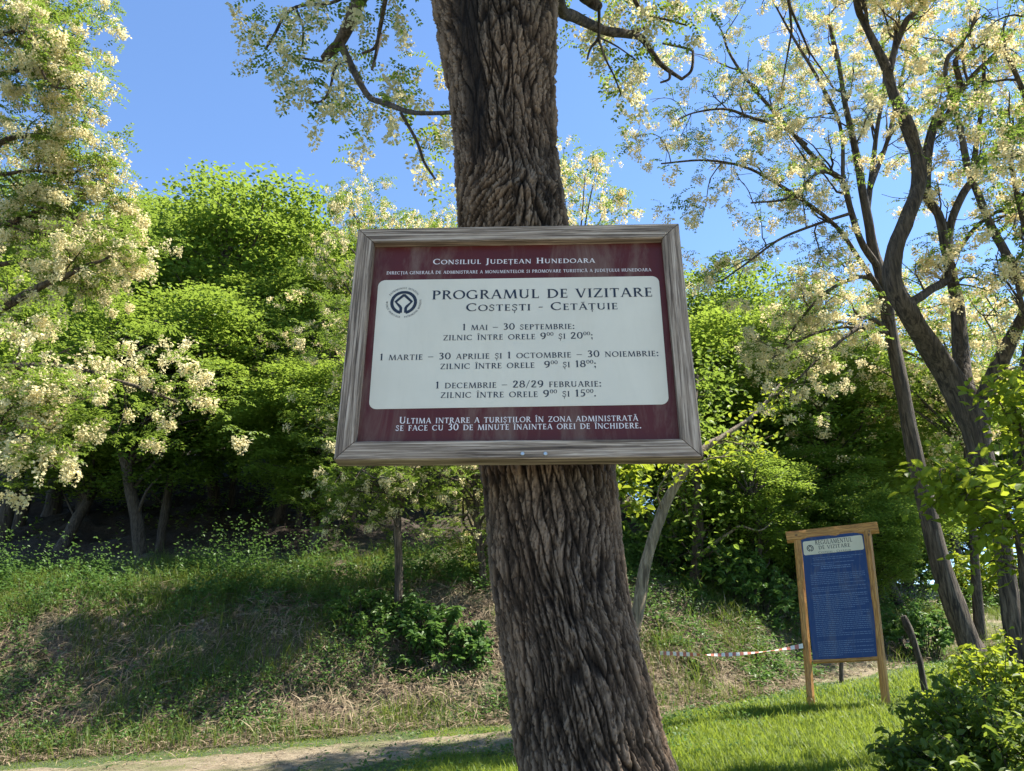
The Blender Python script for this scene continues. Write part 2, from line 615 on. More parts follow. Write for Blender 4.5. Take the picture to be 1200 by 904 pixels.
tag(path, kind="structure")


M_BOUNCE, nt, p = mat("bounce_gravel")  # pale gravel sheet out of view, added to bounce sunlight onto the board
nB = noise(nt, 30, 8, 0.75)
nC = noise(nt, 0.8, 5, 0.6)
c = mixc(nt, nC, ramp(nt, nB, [(0.3, (0.16, 0.145, 0.12)), (0.7, (0.42, 0.39, 0.33))]), (0.30, 0.275, 0.23))
nt.links.new(c, p.inputs["Base Color"])
p.inputs["Roughness"].default_value = 0.95
nt.links.new(bump(nt, nB, 1.0, 0.03), p.inputs["Normal"])
qx, qy = np.meshgrid(np.linspace(-26, 26, 105), np.linspace(-16, 0.9, 60))
qy = qy + 0.4 * (vnoise(qx * 0.6, qx * 0, 9) - 0.5) * (qy > 0.5)
qi = np.arange(qx.size).reshape(qx.shape)
qf = np.stack([qi[:-1, :-1], qi[:-1, 1:], qi[1:, 1:], qi[1:, :-1]], -1).reshape(-1, 4)
tag(link("bounce_sheet", raw_mesh("bounce_sheet", np.stack([qx, qy, H(qx, qy) + 0.03], -1).reshape(-1, 3), qf, [M_BOUNCE], smooth_sh=True)), kind="structure")


def path_dist(x, y):
    """distance from the path's middle over its half width"""
    d = np.full(len(x), 9.0)
    for i in range(0, len(PC), 4):
        d = np.minimum(d, np.hypot(x - PC[i, 0], y - PC[i, 1]) / half[i])
    return d


# ------------------------------------------------------------------ lettering: a serif capital alphabet drawn as strokes
TK, TN = 0.165, 0.085


def g_poly(pts, w):
    """ribbon along points; w a number or one per point"""
    p = np.asarray(pts, float)
    w = np.full(len(p), w) if np.isscalar(w) else np.asarray(w, float)
    t = np.gradient(p, axis=0)
    t /= np.linalg.norm(t, axis=1)[:, None] + 1e-9
    n = np.stack([-t[:, 1], t[:, 0]], -1) * w[:, None] / 2
    a, b = p + n, p - n
    return [np.array([b[i], b[i + 1], a[i + 1], a[i]]) for i in range(len(p) - 1)]


def g_seg(x0, y0, x1, y1, w):
    """straight stroke cut level at top and bottom"""
    return [np.array([[x0 - w / 2, y0], [x0 + w / 2, y0], [x1 + w / 2, y1], [x1 - w / 2, y1]])]


def g_bar(x0, x1, y, w=TN):
    return [np.array([[x0, y - w / 2], [x1, y - w / 2], [x1, y + w / 2], [x0, y + w / 2]])]


def g_serif(x, y, l=0.34):
    s = 0.05
    if y <= 0.01:
        return [np.array([[x - l / 2, 0], [x + l / 2, 0], [x + l * .3, s], [x - l * .3, s]])]
    return [np.array([[x - l * .3, y - s], [x + l * .3, y - s], [x + l / 2, y], [x - l / 2, y]])]


def g_stem(x, y0=0.0, y1=1.0, w=TK, s0=True, s1=True):
    q = g_seg(x, y0, x, y1, w)
    if s0:
        q += g_serif(x, y0, w + 0.2)
    if s1:
        q += g_serif(x, y1, w + 0.2)
    return q


def g_arc(cx, cy, rx, ry, a0, a1, thick=TK, thin=TN, n=20, tilt=0.25):
    a = np.radians(np.linspace(a0, a1, n))
    p = np.stack([cx + rx * np.cos(a), cy + ry * np.sin(a)], -1)
    w = thin + (thick - thin) * np.abs(np.cos(a - tilt)) ** 1.5
    return g_poly(p, w)


def g_tick(x, y, l, w=0.06):
    return [np.array([[x - w / 2, y], [x + w / 2, y], [x + w * .2, y + l], [x - w * .2, y + l]]) if l > 0 else
            np.array([[x - w * .2, y + l], [x + w * .2, y + l], [x + w / 2, y], [x - w / 2, y]])]


def g_sp(pts, n=22, thick=TK, thin=TN, flat=False):
    p = spline(pts, n)
    t = np.gradient(p, axis=0)
    a = np.abs(t[:, 1]) / (np.linalg.norm(t, axis=1) + 1e-9)
    return g_poly(p, thin + (thick - thin) * (1 - a if flat else a))


def glyphs():
    G = {}
    G['I'] = (0.40, g_stem(.2))
    G['L'] = (0.66, g_stem(.2) + g_bar(.2, .62, .043) + g_tick(.60, 0.02, .24))
    G['E'] = (0.68, g_stem(.2) + g_bar(.2, .60, .043) + g_bar(.2, .58, .957) + g_bar(.2, .52, .52) + g_tick(.59, .02, .24) + g_tick(.56, .98, -.22) + g_tick(.51, .42, .2))
    G['F'] = (0.64, g_stem(.2) + g_bar(.2, .58, .957) + g_bar(.2, .50, .52) + g_tick(.56, .98, -.24) + g_tick(.49, .42, .2))
    G['T'] = (0.78, g_stem(.39, s1=False) + g_bar(.04, .74, .957) + g_tick(.07, .98, -.24) + g_tick(.71, .98, -.24))
    G['H'] = (0.94, g_stem(.2) + g_stem(.74) + g_bar(.2, .74, .52))
    G['N'] = (0.98, g_stem(.18, w=TN, s1=False) + g_stem(.80, w=TN, s0=False) + g_seg(.80, 0, .17, 1, TK * 1.1) + g_serif(.12, 1, .24))
    G['M'] = (1.16, g_seg(.14, 0, .24, 1, TN) + g_serif(.14, 0, .26) + g_seg(.58, 0, .26, 1, TK) + g_seg(.58, 0, .92, 1, TN) + g_seg(1.02, 0, .92, 1, TK) + g_serif(1.02, 0, .32) + g_serif(.2, 1, .22) + g_serif(.96, 1, .22))
    G['A'] = (0.90, g_seg(.12, 0, .44, 1.02, TN) + g_seg(.78, 0, .46, 1.02, TK) + g_bar(.22, .68, .34, TN * .9) + g_serif(.12, 0, .26) + g_serif(.78, 0, .34))
    G['V'] = (0.88, g_seg(.44, 0, .12, 1, TK) + g_seg(.46, 0, .76, 1, TN) + g_serif(.12, 1, .34) + g_serif(.76, 1, .26))
    G['W'] = (1.26, g_seg(.36, 0, .12, 1, TK) + g_seg(.36, 0, .60, 1, TN) + g_seg(.86, 0, .62, 1, TK) + g_seg(.86, 0, 1.12, 1, TN) + g_serif(.12, 1, .32) + g_serif(1.12, 1, .26))
    G['Z'] = (0.78, g_bar(.08, .70, .957) + g_bar(.06, .72, .043) + g_seg(.12, .06, .63, .94, TK) + g_tick(.09, .98, -.22) + g_tick(.70, .02, .24))
    G['O'] = (1.00, g_arc(.5, .5, .40, .46, 0, 360, n=36))
    G['C'] = (0.90, g_arc(.50, .5, .41, .46, 48, 312, n=28) + g_tick(.78, .72, .22) + g_tick(.78, .28, -.20))
    G['G'] = (0.98, g_arc(.50, .5, .41, .46, 48, 305, n=28) + g_tick(.78, .72, .22) + g_seg(.80, .06, .80, .44, TK) + g_bar(.66, .94, .44, .05))
    G['D'] = (0.96, g_stem(.2) + g_arc(.36, .5, .48, .457, -90, 90) + g_bar(.2, .40, .957) + g_bar(.2, .40, .043))
    G['P'] = (0.72, g_stem(.2) + g_arc(.36, .73, .26, .228, -90, 90, n=14) + g_bar(.2, .37, .957) + g_bar(.2, .37, .505))
    G['B'] = (0.76, g_stem(.2) + g_arc(.36, .755, .22, .205, -90, 90, n=14) + g_arc(.37, .29, .28, .247, -90, 90, n=14) + g_bar(.2, .38, .957) + g_bar(.2, .38, .543) + g_bar(.2, .38, .043))
    G['R'] = (0.84, g_stem(.2) + g_arc(.36, .745, .24, .213, -90, 90, n=14) + g_bar(.2, .37, .957) + g_bar(.2, .37, .53) + g_seg(.74, 0, .40, .53, TK) + g_serif(.77, 0, .26))
    G['U'] = (0.94, g_seg(.2, .32, .2, 1, TK) + g_serif(.2, 1, .36) + g_seg(.74, .32, .74, 1, TN) + g_serif(.74, 1, .28) + g_arc(.47, .34, .27, .30, 180, 360, tilt=0.0, n=16))
    G['J'] = (0.44, g_seg(.24, .02, .24, 1, TK) + g_serif(.24, 1, .36) + g_sp([(.24, .06), (.21, -.12), (.12, -.2), (.02, -.19)], 10))
    G['S'] = (0.66, g_sp([(.54, .78), (.46, .93), (.31, .96), (.16, .86), (.15, .70), (.30, .57), (.46, .46), (.54, .30), (.46, .11), (.30, .04), (.14, .12), (.10, .26)], 30, .15, TN, True) + g_tick(.55, .72, .25) + g_tick(.09, .30, -.26))
    G['0'] = (0.72, g_arc(.36, .5, .26, .46, 0, 360, n=32, tilt=0.0))
    G['1'] = (0.50, g_stem(.26, s1=False) + g_seg(.10, .80, .25, .98, .09))
    G['2'] = (0.70, g_sp([(.12, .74), (.20, .92), (.36, .96), (.50, .86), (.50, .68), (.38, .44), (.22, .22), (.10, .06)], 24) + g_bar(.08, .62, .05, .11) + g_tick(.60, .02, .2))
    G['3'] = (0.66, g_sp([(.12, .84), (.24, .95), (.40, .93), (.48, .80), (.42, .63), (.26, .54)], 18) + g_sp([(.26, .54), (.44, .48), (.52, .30), (.44, .12), (.28, .04), (.10, .10)], 18))
    G['5'] = (0.66, g_bar(.18, .56, .94, .11) + g_seg(.15, .52, .20, .96, .075) + g_sp([(.16, .55), (.32, .60), (.48, .50), (.52, .30), (.43, .11), (.26, .04), (.10, .09)], 22))
    G['8'] = (0.70, g_arc(.35, .745, .20, .21, 0, 360, TK * .9, TN, 24) + g_arc(.35, .29, .25, .25, 0, 360, n=26))
    G['9'] = (0.72, g_arc(.35, .68, .24, .27, 0, 360, n=26) + g_sp([(.60, .66), (.56, .34), (.42, .12), (.20, .02)], 14, TK, TN))
    dot = lambda x, y, r=.085: [np.array([[x - r, y - r], [x + r, y - r], [x + r, y + r], [x - r, y + r]])]
    G['.'] = (0.28, dot(.14, .08))
    G[':'] = (0.30, dot(.15, .08) + dot(.15, .55))
    G[';'] = (0.30, dot(.15, .55) + dot(.15, .08) + [np.array([[.16, -.2], [.2, -.2], [.235, .05], [.12, .02]])])
    G['-'] = (0.44, g_bar(.06, .38, .40, .09))
    G['_'] = (0.70, g_bar(.04, .66, .40, .075))
    G['/'] = (0.52, g_seg(.06, -.08, .44, 1.04, .075))
    G[' '] = (0.46, [])
    comma = [np.array([[-.02, -.36], [.03, -.36], [.085, -.1], [-.055, -.1]])]
    sh = lambda q, x: [p + np.array([x, 0]) for p in q]
    G['\u021a'] = (G['T'][0], G['T'][1] + sh(comma, .39))
    G['\u0218'] = (G['S'][0], G['S'][1] + sh(comma, .32))
    G['\u0102'] = (G['A'][0], G['A'][1] + g_arc(.45, 1.28, .17, .13, 200, 340, .08, .08, 10))
    G['\u00ce'] = (G['I'][0], G['I'][1] + g_poly([(.03, 1.1), (.2, 1.27)], .075) + g_poly([(.2, 1.27), (.37, 1.1)], .075))
    return G


GL = glyphs()
SMALL = 0.80


def layout(text, track=0.05):
    """lower case = small capital; ^ raises the digits that follow up to a blank"""
    x, out, sup = 0.0, [], False
    for ch in text:
        if ch == '^':
            sup = True
            continue
        if sup and not ch.isdigit():
            sup = False
        u = ch.upper()
        adv, q = GL[u]
        if sup:
            s, dy = 0.55, 0.50
        else:
            s, dy = (SMALL if (ch != u) else 1.0), 0.0
        for poly in q:
            out.append(poly * s + np.array([x, dy]))
        x += (adv + track) * s
    return out, x - track


def text_geo(geo, text, p0, p1, height, z0=0.0, bold=1.0):
    """set text from p0 to p1 (baseline ends in the plane); geo gets quads in (u,v,depth)"""
    q, w = layout(text)
    p0, p1 = np.asarray(p0, float), np.asarray(p1, float)
    ex = (p1 - p0) / w
    ey = np.array([-ex[1], ex[0]]) / np.linalg.norm(ex) * height
    for i, poly in enumerate(q):
        uv = p0 + poly[:, :1] * ex + poly[:, 1:] * ey
        d = z0 + 0.00003 * (i % 9)
        geo.add(np.column_stack([uv, np.full(4, d)]), [[0, 1, 2, 3]])


def emblem_geo(geo, c, r, z0, words=True):
    """ring that runs into a square set on its corner, with a ring of small capitals round it"""
    a = np.radians(np.linspace(285, 615, 44))[::1]
    a = np.radians(np.linspace(-78, 258, 48))
    ring = np.stack([np.cos(a), np.sin(a)], -1) * 0.74
    pl = [g_poly(ring, 0.20)]
    for s in (1, -1):
        st = np.array([[0.155 * s, -.74], [0.15 * s, -.40], [0.22 * s, -.28], [0.50 * s, 0.05], [0.0, 0.55]])
        pl.append(g_poly(st, 0.18))
    pl.append(g_poly([(0.10, 0.45), (0.0, 0.55), (-0.10, 0.45)], 0.14))
    i = 0
    for group in pl:
        for poly in group:
            uv = np.asarray(c) + poly * r
            geo.add(np.column_stack([uv, np.full(4, z0 + 0.00003 * (i % 11))]), [[0, 1, 2, 3]])
            i += 1
    if not words:
        return
    for word, a0, a1, out in (("PATRIMONIUL MONDIAL", 150, 30, True), ("WORLD HERITAGE", 175, 262, False), ("PATRIMOINE MONDIAL", 275, 372, False)):
        q, w = layout(word, 0.12)
        h = 0.13 * r
        for poly in q:
            fr = poly[:, 0] / w
            ang = np.radians(a0 + (a1 - a0) * fr)
            rad = r * 0.98 + poly[:, 1] * h if out else r * 0.98 + (1 - poly[:, 1]) * h
            uv = np.asarray(c) + np.stack([np.cos(ang) * rad, np.sin(ang) * rad], -1)
            geo.add(np.column_stack([uv, np.full(4, z0 + 0.00003 * (i % 11))]), [[0, 1, 2, 3]])
            i += 1


# ------------------------------------------------------------------ the visiting-hours board on the trunk
SC = np.array([0.0151, 2.0489, 2.5055])
SROT = (-0.0789, 0.0013, -0.0341)      # tilt, roll, yaw
SW, SH, RW, RD, RECESS = 1.0, 0.7636, 0.053, 0.055, 0.028


def euler(t, r, y):
    from mathutils import Matrix
    return np.array((Matrix.Rotation(y, 3, 'Z') @ Matrix.Rotation(t, 3, 'X') @ Matrix.Rotation(r, 3, 'Y')))


SM = euler(*SROT)
board = empty("information_board", SC, "grey timber framed visiting hours board with maroon and white print, on the thick trunk", "sign board")
from mathutils import Matrix
board.matrix_world = Matrix.Translation(SC) @ Matrix(SM.tolist()).to_4x4()


def rail(ax, L, pos, rotz):
    """mitred timber: local X along it, outer edge at local z = +RW/2, front at y = -RD/2"""
    g = Geo()
    n = 40
    xs = np.linspace(-1, 1, n)
    b = 0.003
    prof = [(-RD / 2 + b, RW / 2), (-RD / 2, RW / 2 - b), (-RD / 2, -RW / 2 + b), (-RD / 2 + b, -RW / 2), (RD / 2, -RW / 2), (RD / 2, RW / 2)]
    rows = []
    for k_, u in enumerate(xs):
        row = []
        for j, (y, z) in enumerate(prof):
            Lh = L / 2 - (RW / 2 - z) - 0.0014
            jit = 0.0008 * (rs.rand() - 0.5) if 0 < k_ < n - 1 else 0
            row.append((u * Lh, y + jit, z + jit))
        rows.append(row)
    v = np.array(rows).reshape(-1, 3)
    k = len(prof)
    f = [[i * k + j, i * k + (j + 1) % k, (i + 1) * k + (j + 1) % k, (i + 1) * k + j] for i in range(n - 1) for j in range(k)]
    f += [[0, 5, 4, 3], [0, 3, 2, 1]]
    o = (n - 1) * k
    f += [[o, o + 3, o + 4, o + 5], [o, o + 1, o + 2, o + 3]]
    g.add(v, f)
    o = link("frame_rail", g.mesh("frame_rail", [M_FRAME]), board)
    o.location = pos
    o.rotation_euler = (0, rotz, 0)
    return o


yc = RD / 2
top_rail = rail('x', SW, (0, yc, SH / 2 - RW / 2), 0)
bot_rail = rail('x', SW, (0, yc, -SH / 2 + RW / 2), math.pi)
left_rail = rail('z', SH, (-SW / 2 + RW / 2, yc, 0), -math.pi / 2)
right_rail = rail('z', SH, (SW / 2 - RW / 2, yc, 0), math.pi / 2)
g = Geo()
g.box((0, RECESS + 0.004, 0), (SW - 2 * RW + 0.01, 0.008, SH - 2 * RW + 0.01))
panel = link("panel", g.mesh("panel", [M_MAROON]), board)
tag(panel, label="maroon printed panel")


def sign_uv(cx_, cy_):
    """a point of the panel (x right, z up) from where the photo shows it"""
    d = ray(cx_ / 2.6087 + 380, cy_ / 2.6087 + 240)
    n = SM[:, 1]
    o = SC + n * RECESS
    t = ((o - EYE) @ n) / (d @ n)
    q = SM.T @ (EYE + d * t - SC)
    return np.array([q[0], q[2]])


def flat(name, geo, m, depth, parent, smooth_sh=False):
    """quads given as (u,v,lift) -> a thin sheet of print on a plane facing local -Y"""
    v = np.concatenate(geo.v)
    w = np.column_stack([v[:, 0], depth - v[:, 2], v[:, 1]])
    return link(name, raw_mesh(name, w, np.concatenate(geo.f), [m]), parent)


def rounded(c4, r, n=8):
    """outline of a four-cornered field with round corners"""
    out = []
    for i in range(4):
        p, a, b = c4[i], c4[i - 1], c4[(i + 1) % 4]
        ua, ub = (a - p) / np.linalg.norm(a - p), (b - p) / np.linalg.norm(b - p)
        for t in np.linspace(0, 1, n):
            ang = t * math.pi / 2
            out.append(p + ua * r * (1 - math.sin(ang)) + ub * r * (1 - math.cos(ang)))
    return np.array(out)


def field(name, c4, r, m, depth, parent, th=0.0012):
    o2 = rounded(np.asarray(c4, float), r)
    n = len(o2)
    v = np.vstack([np.column_stack([o2[:, 0], np.full(n, depth - th), o2[:, 1]]), np.column_stack([o2[:, 0], np.full(n, depth - 0.0002), o2[:, 1]])])
    f = [tuple(range(n))] + [(i, n + i, n + (i + 1) % n, (i + 1) % n) for i in range(n)]
    me = raw_mesh(name, v, f, [m])
    return link(name, me, parent)


cs = [sign_uv(*q) for q in ((136, 626), (1054, 611), (1022, 219), (166, 232))]
white = field("white_field", cs, 0.022, M_WHITE, RECESS, board)
CH = 1 / 1055.0   # metres per zoomed photo pixel on the panel


def lines(name, rows, m, depth, par):
    geo = Geo()
    for text, a, b, h in rows:
        text_geo(geo, text, sign_uv(*a), sign_uv(*b), h * CH)
    return flat(name, geo, m, depth, par)


lines("heading_lettering", [
    ("Consiliul Jude\u021bean Hunedoara", (332, 183), (828, 178), 21),
    ("Direc\u021bia general\u0103 de administrare a monumentelor si promovare turistic\u0103 a jude\u021bului hunedoara".upper(), (190, 214), (1000, 204), 11.5)],
    M_CREAM, RECESS - 0.0005, panel)
lines("footing_lettering", [
    ("Ultima intrare a turi\u0219tilor \u00een zona administrat\u0103", (228, 670), (960, 661), 21.5),
    ("se face cu 30 de minute \u00eenaintea orei de \u00eenchidere.", (217, 692), (970, 684), 21.5)],
    M_CREAM, RECESS - 0.0005, panel)
lines("timetable_lettering", [
    ("PROGRAMUL DE VIZITARE", (328, 291), (1005, 282), 33),
    ("Coste\u0219ti - Cet\u0103\u021buie", (433, 327), (898, 321), 29),
    ("1 mai _ 30 septembrie:", (421, 385), (766, 381), 23),
    ("zilnic \u00eentre orele 9^00 \u0219i 20^00;", (363, 416), (822, 410), 23),
    ("1 martie _ 30 aprilie \u0219i 1 octombrie _ 30 noiembrie:", (168, 477), (1023, 464), 23),
    ("zilnic \u00eentre orele  9^00 \u0219i 18^00;", (354, 504), (832, 497), 23),
    ("1 decembrie _ 28/29 februarie:", (339, 563), (848, 557), 23),
    ("zilnic \u00eentre orele 9^00 \u0219i 15^00.", (355, 592), (832, 587), 23)],
    M_INK, RECESS - 0.0017, white)
geo = Geo()
emblem_geo(geo, sign_uv(243, 300), 55 * CH * 0.93, 0.0)
flat("emblem", geo, M_INK, RECESS - 0.0017, white)
for cx_ in (606, 676):
    g = Geo()
    a = np.linspace(0, 2 * np.pi, 12, endpoint=False)
    d = ray(cx_ / 2.6087 + 380, 762 / 2.6087 + 240)
    n = SM[:, 1]
    q = SM.T @ (EYE + d * (((SC - EYE) @ n) / (d @ n)) - SC)
    g.tube([(q[0], 0.004, q[2]), (q[0], -0.0015, q[2]), (q[0], -0.003, q[2])], [0.0062, 0.0062, 0.0045], 10)
    link("screw", g.mesh("screw", [M_STEEL], True), board)

# ------------------------------------------------------------------ the thick trunk
rows_px = [(-150, 470, 690), (-60, 492, 664), (0, 504, 655), (60, 516, 653), (120, 528, 651), (170, 532, 653), (205, 533, 656), (235, 535, 661), (262, 537, 664),
           (330, 542, 676), (430, 551, 700), (545, 560, 722), (600, 567, 727), (650, 571, 732), (720, 579, 741), (800, 592, 762), (904, 604, 791)]
cz, cxx, crr = [], [], []
TY = lambda z: 2.375 + 0.075 * (z - 2.5)
for py, xl, xr in rows_px:
    Y = 2.4
    for _ in range(8):
        P = at((xl + xr) / 2, py, Y)
        Y = TY(P[2])
    r = (xr - xl) / 2 / ppm(P)
    cz.append(P[2])
    cxx.append(P[0])
    crr.append(r * (1 - 0.5 * r / 2.4))
o = np.argsort(cz)
cz, cxx, crr = np.array(cz)[o], np.array(cxx)[o], np.array(crr)[o]
z_base = float(H(0.42, 2.2))
cz = np.concatenate([[z_base - 0.3, z_base, z_base + 0.25, z_base + 0.6], cz])
cxx = np.concatenate([[0.56, 0.54, 0.50, 0.45], cxx])
crr = np.concatenate([[0.62, 0.47, 0.36, 0.30], crr])
tz = np.concatenate([np.arange(cz[0], 1.1, 0.02), np.arange(1.1, 4.5, 0.0036), np.arange(4.5, 5.6, 0.02)])
NT = 560
th = np.arange(NT) * 2 * np.pi / NT
tX, tR = np.interp(tz, cz, cxx), np.interp(tz, cz, crr)
ker = np.ones(41) / 41
fine = (tz > 1.1) & (tz < 4.5)
tXs = np.convolve(np.pad(tX, 20, 'edge'), ker, 'valid')
tRs = np.convolve(np.pad(tR, 20, 'edge'), ker, 'valid')
U = th[None] * 0.20 + 0 * tz[:, None]            # arc length in metres, about
Vv = tz[:, None] + 0 * th[None]
# wrap-free noise: sample on a circle offset so the seam lies behind
Uo = ((th[None] + np.pi / 2) % (2 * np.pi)) * 0.20 + 0 * tz[:, None]
up_ = smooth((Vv - 2.7) / 0.6)
wx = Uo + 0.010 * (fbm(Uo * 14, Vv * 5, 51) - 0.5) * 2 + 0.035 * (fbm(Uo * 3, Vv * 2.2, 52, 3) - 0.5) + 0.05 * up_ * (fbm(Uo * 4, Vv * 3.2, 50, 3) - 0.5)
wv = Vv + 0.02 * (fbm(Uo * 30, Vv * 9, 53) - 0.5)
su = 1 - 0.28 * up_
drift = 0.030 * (fbm(Uo * 2.5, Vv * 3.5, 64, 3) - 0.5) * 2
f1, f2, idA = worley((wx + 0.11 * Vv + drift) * su / 0.030, wv / 0.30 + 1.6 * vnoise(wx * su / 0.03, wv * 0.8, 66), 54)
rA1 = smooth((f2 - f1) / 0.24)
f1, f2, idA2 = worley((wx - 0.09 * Vv + drift) * su / 0.034, wv / 0.34 + 1.6 * vnoise(wx * su / 0.03, wv * 0.7, 65), 74)
rA2 = smooth((f2 - f1) / 0.22)
rA = np.minimum(rA1, 0.40 + 0.60 * rA2)
f1, f2, idB = worley((wx + 0.05 * np.sin(wv * 11)) / 0.0100 + 3.3, wv / 0.085 + 1.6 * vnoise(wx / 0.011, wv * 3, 67), 55)
rB = smooth((f2 - f1) / 0.24)
wv3 = Vv + 0.012 * (fbm(Uo * 60, Vv * 40, 63) - 0.5) * 2
f1, f2, idC = worley(wx / 0.014 + 1.7, wv3 / 0.028 + 2.0 * vnoise(wx / 0.015, wv * 2, 68), 56)
rC = smooth((f2 - f1) / 0.16)
nz = fbm(Uo * 75, Vv * 22, 57)
nz2 = fbm(Uo * 190, Vv * 110, 58, 3)
rel = 0.50 * rA * (0.7 + 0.5 * idA) + 0.27 * rB * (0.4 + 0.9 * idB) * (0.4 + 0.6 * rA) + 0.17 * (rC - 0.5) * (0.4 + idC) + 0.10 + 0.36 * (nz - 0.5) + 0.34 * (nz2 - 0.5) + 0.05
# swelling and folds above the board, a smoother worn strip at its left
ang = th[None] + 0 * tz[:, None]
front = np.cos(ang + np.pi / 2)                    # 1 on the side towards the photographer
swell = 0.020 * np.exp(-((Vv - 3.10) / 0.11) ** 2) * np.clip(front, 0, 1) * (0.5 + vnoise(Uo * 6, Vv * 9, 59))
fold = 0.006 * np.sin(70 * (Vv - 3.1 + 0.35 * (np.cos(ang) ** 2))) * np.exp(-((Vv - 3.12) / 0.13) ** 2) * np.clip(front, 0, 1)
worn = smooth((0.30 - np.abs(ang - np.radians(238))) / 0.2) * smooth((Vv - 3.15) / 0.25)
lump = 0.05 * (fbm(np.cos(ang) * 1.5 + 5, Vv * 2.1 + np.sin(ang), 60) - 0.5)
amp = 0.020 + 0.009 * up_
flute = 0.012 * (fbm(np.cos(ang) * 4 + 9, np.sin(ang) * 4 + Vv * 0.5, 61, 2) - 0.5)
disp = amp * (rel - 0.55) * (1 - 0.7 * worn) + swell + fold + lump * tRs[:, None] + flute
flare = 0.12 * np.exp(-np.maximum(Vv - z_base, 0) / 0.25) * np.maximum(np.sin(ang * 5 + 0.6), -0.2)
rr = tRs[:, None] + disp + flare
# it is held back from the board screwed to it
tv = np.stack([tXs[:, None] + rr * np.cos(ang), TY(Vv) + rr * np.sin(ang), Vv], -1)
loc = (tv - SC) @ SM
inb = (np.abs(loc[..., 2]) < SH / 2 + 0.03) & (loc[..., 1] < RD + 0.002)
push = np.where(inb, RD + 0.002 - loc[..., 1], 0) * smooth((SH / 2 + 0.03 - np.abs(loc[..., 2])) / 0.03)
tv = tv + push[..., None] * SM[:, 1]
nr = len(tz)
idx = np.arange(nr * NT).reshape(nr, NT)
nxt = np.roll(idx, -1, 1)
tf = np.stack([idx[:-1], nxt[:-1], nxt[1:], idx[1:]], -1).reshape(-1, 4)
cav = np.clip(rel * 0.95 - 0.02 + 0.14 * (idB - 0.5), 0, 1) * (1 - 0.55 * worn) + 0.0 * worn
TREE0 = empty("locust_tree", (0.54, TY(z_base), z_base), "thick furrowed old trunk that carries the framed visiting hours board", "tree")
inv0 = np.array(TREE0.location)
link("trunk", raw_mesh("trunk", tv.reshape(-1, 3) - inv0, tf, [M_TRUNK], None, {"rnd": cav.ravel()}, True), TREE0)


# ------------------------------------------------------------------ foliage pieces
def pinnate(geo, base, yaw, pitch, L, n, ll, lw):
    """a feathered leaf: pairs of leaflets along a drooping stalk"""
    s = np.linspace(0.25, 1, n)
    dx, dy = math.cos(yaw), math.sin(yaw)
    pos, yw, pt = [], [], []
    for t in s:
        z = L * (math.sin(pitch) * t - 0.45 * t * t)
        p = np.array(base) + np.array([dx * L * t, dy * L * t, z])
        for sd in (-1, 1):
            pos.append(p)
            yw.append(yaw + sd * 1.15 + rs.randn() * 0.15)
            pt.append(0.25 + rs.randn() * 0.25)
    pos.append(p)
    yw.append(yaw)
    pt.append(0.5)
    m = len(pos)
    v, f, a = leafset(m, LEAF4, np.array(pos), ll * (0.8 + 0.4 * rs.rand(m)), np.full(m, lw), np.array(yw), np.array(pt), rs.randn(m) * 0.35,
                      np.clip(np.full(m, rs.rand()) + rs.randn(m) * 0.1, 0, 1))
    geo.add(v, f, a)


def raceme(geo, base, L, n, size):
    """a hanging tassel of small pea flowers"""
    t = (np.arange(n) + rs.rand(n)) / n
    a = rs.rand(n) * 6.28
    r = size * (1.45 - 0.9 * t) * (0.3 + 0.9 * rs.rand(n))
    sw = rs.randn(2) * 0.12
    pos = np.array(base) + np.stack([np.cos(a) * r + sw[0] * L * t, np.sin(a) * r + sw[1] * L * t, -L * (0.12 + 0.88 * t)], -1)
    v, f, a2 = leafset(n, LEAF4, pos, size * (0.95 + 0.5 * rs.rand(n)) * (1.1 - 0.45 * t), np.full(n, 0.85), a, rs.rand(n) * 1.6 - 0.3, rs.randn(n) * 0.9,
                       np.clip(0.85 - 0.5 * t + rs.randn(n) * 0.2, 0, 1))
    geo.add(v, f, a2)


def spray_templates(nleaf, nrac, scale=1.0, seed=1, coarse=False):
    out = []
    for k in range(5):
        gl, gb = Geo(), Geo()
        for i in range(nleaf):
            t = rs.rand()
            pinnate(gl, (0.30 * t * scale, 0, 0.02 * scale), rs.rand() * 6.28, 0.35 + rs.randn() * 0.2, (0.15 + 0.08 * rs.rand()) * scale,
                    3 if coarse else 6, (0.062 if coarse else 0.04) * scale, 0.55)
        done = 0
        while done < nrac:
            t = rs.rand()
            c0 = np.array([0.32 * t * scale + rs.randn() * 0.03, rs.randn() * 0.09 * scale, -0.01])
            for i in range(2 if coarse else 3):
                raceme(gb, c0 + rs.randn(3) * np.array([0.035, 0.035, 0.02]) * scale, (0.12 + 0.08 * rs.rand()) * scale, 12 if coarse else 26,
                       (0.042 if coarse else 0.029) * scale)
                done += 1
        out.append(tuple((np.concatenate(q.v), np.concatenate(q.f), np.concatenate(q.a)) if q.v else None for q in (gl, gb)))
    return out


SPR_NEAR = spray_templates(7, 4)
SPR_BLOOM = spray_templates(5, 6)
SPR_HANG = spray_templates(3, 3)
SPR_LEAFY = spray_templates(8, 2)
SPR_FAR = spray_templates(7, 4, 1.5, coarse=True)
SPR_FARLEAF = spray_templates(7, 2, 1.6, coarse=True)


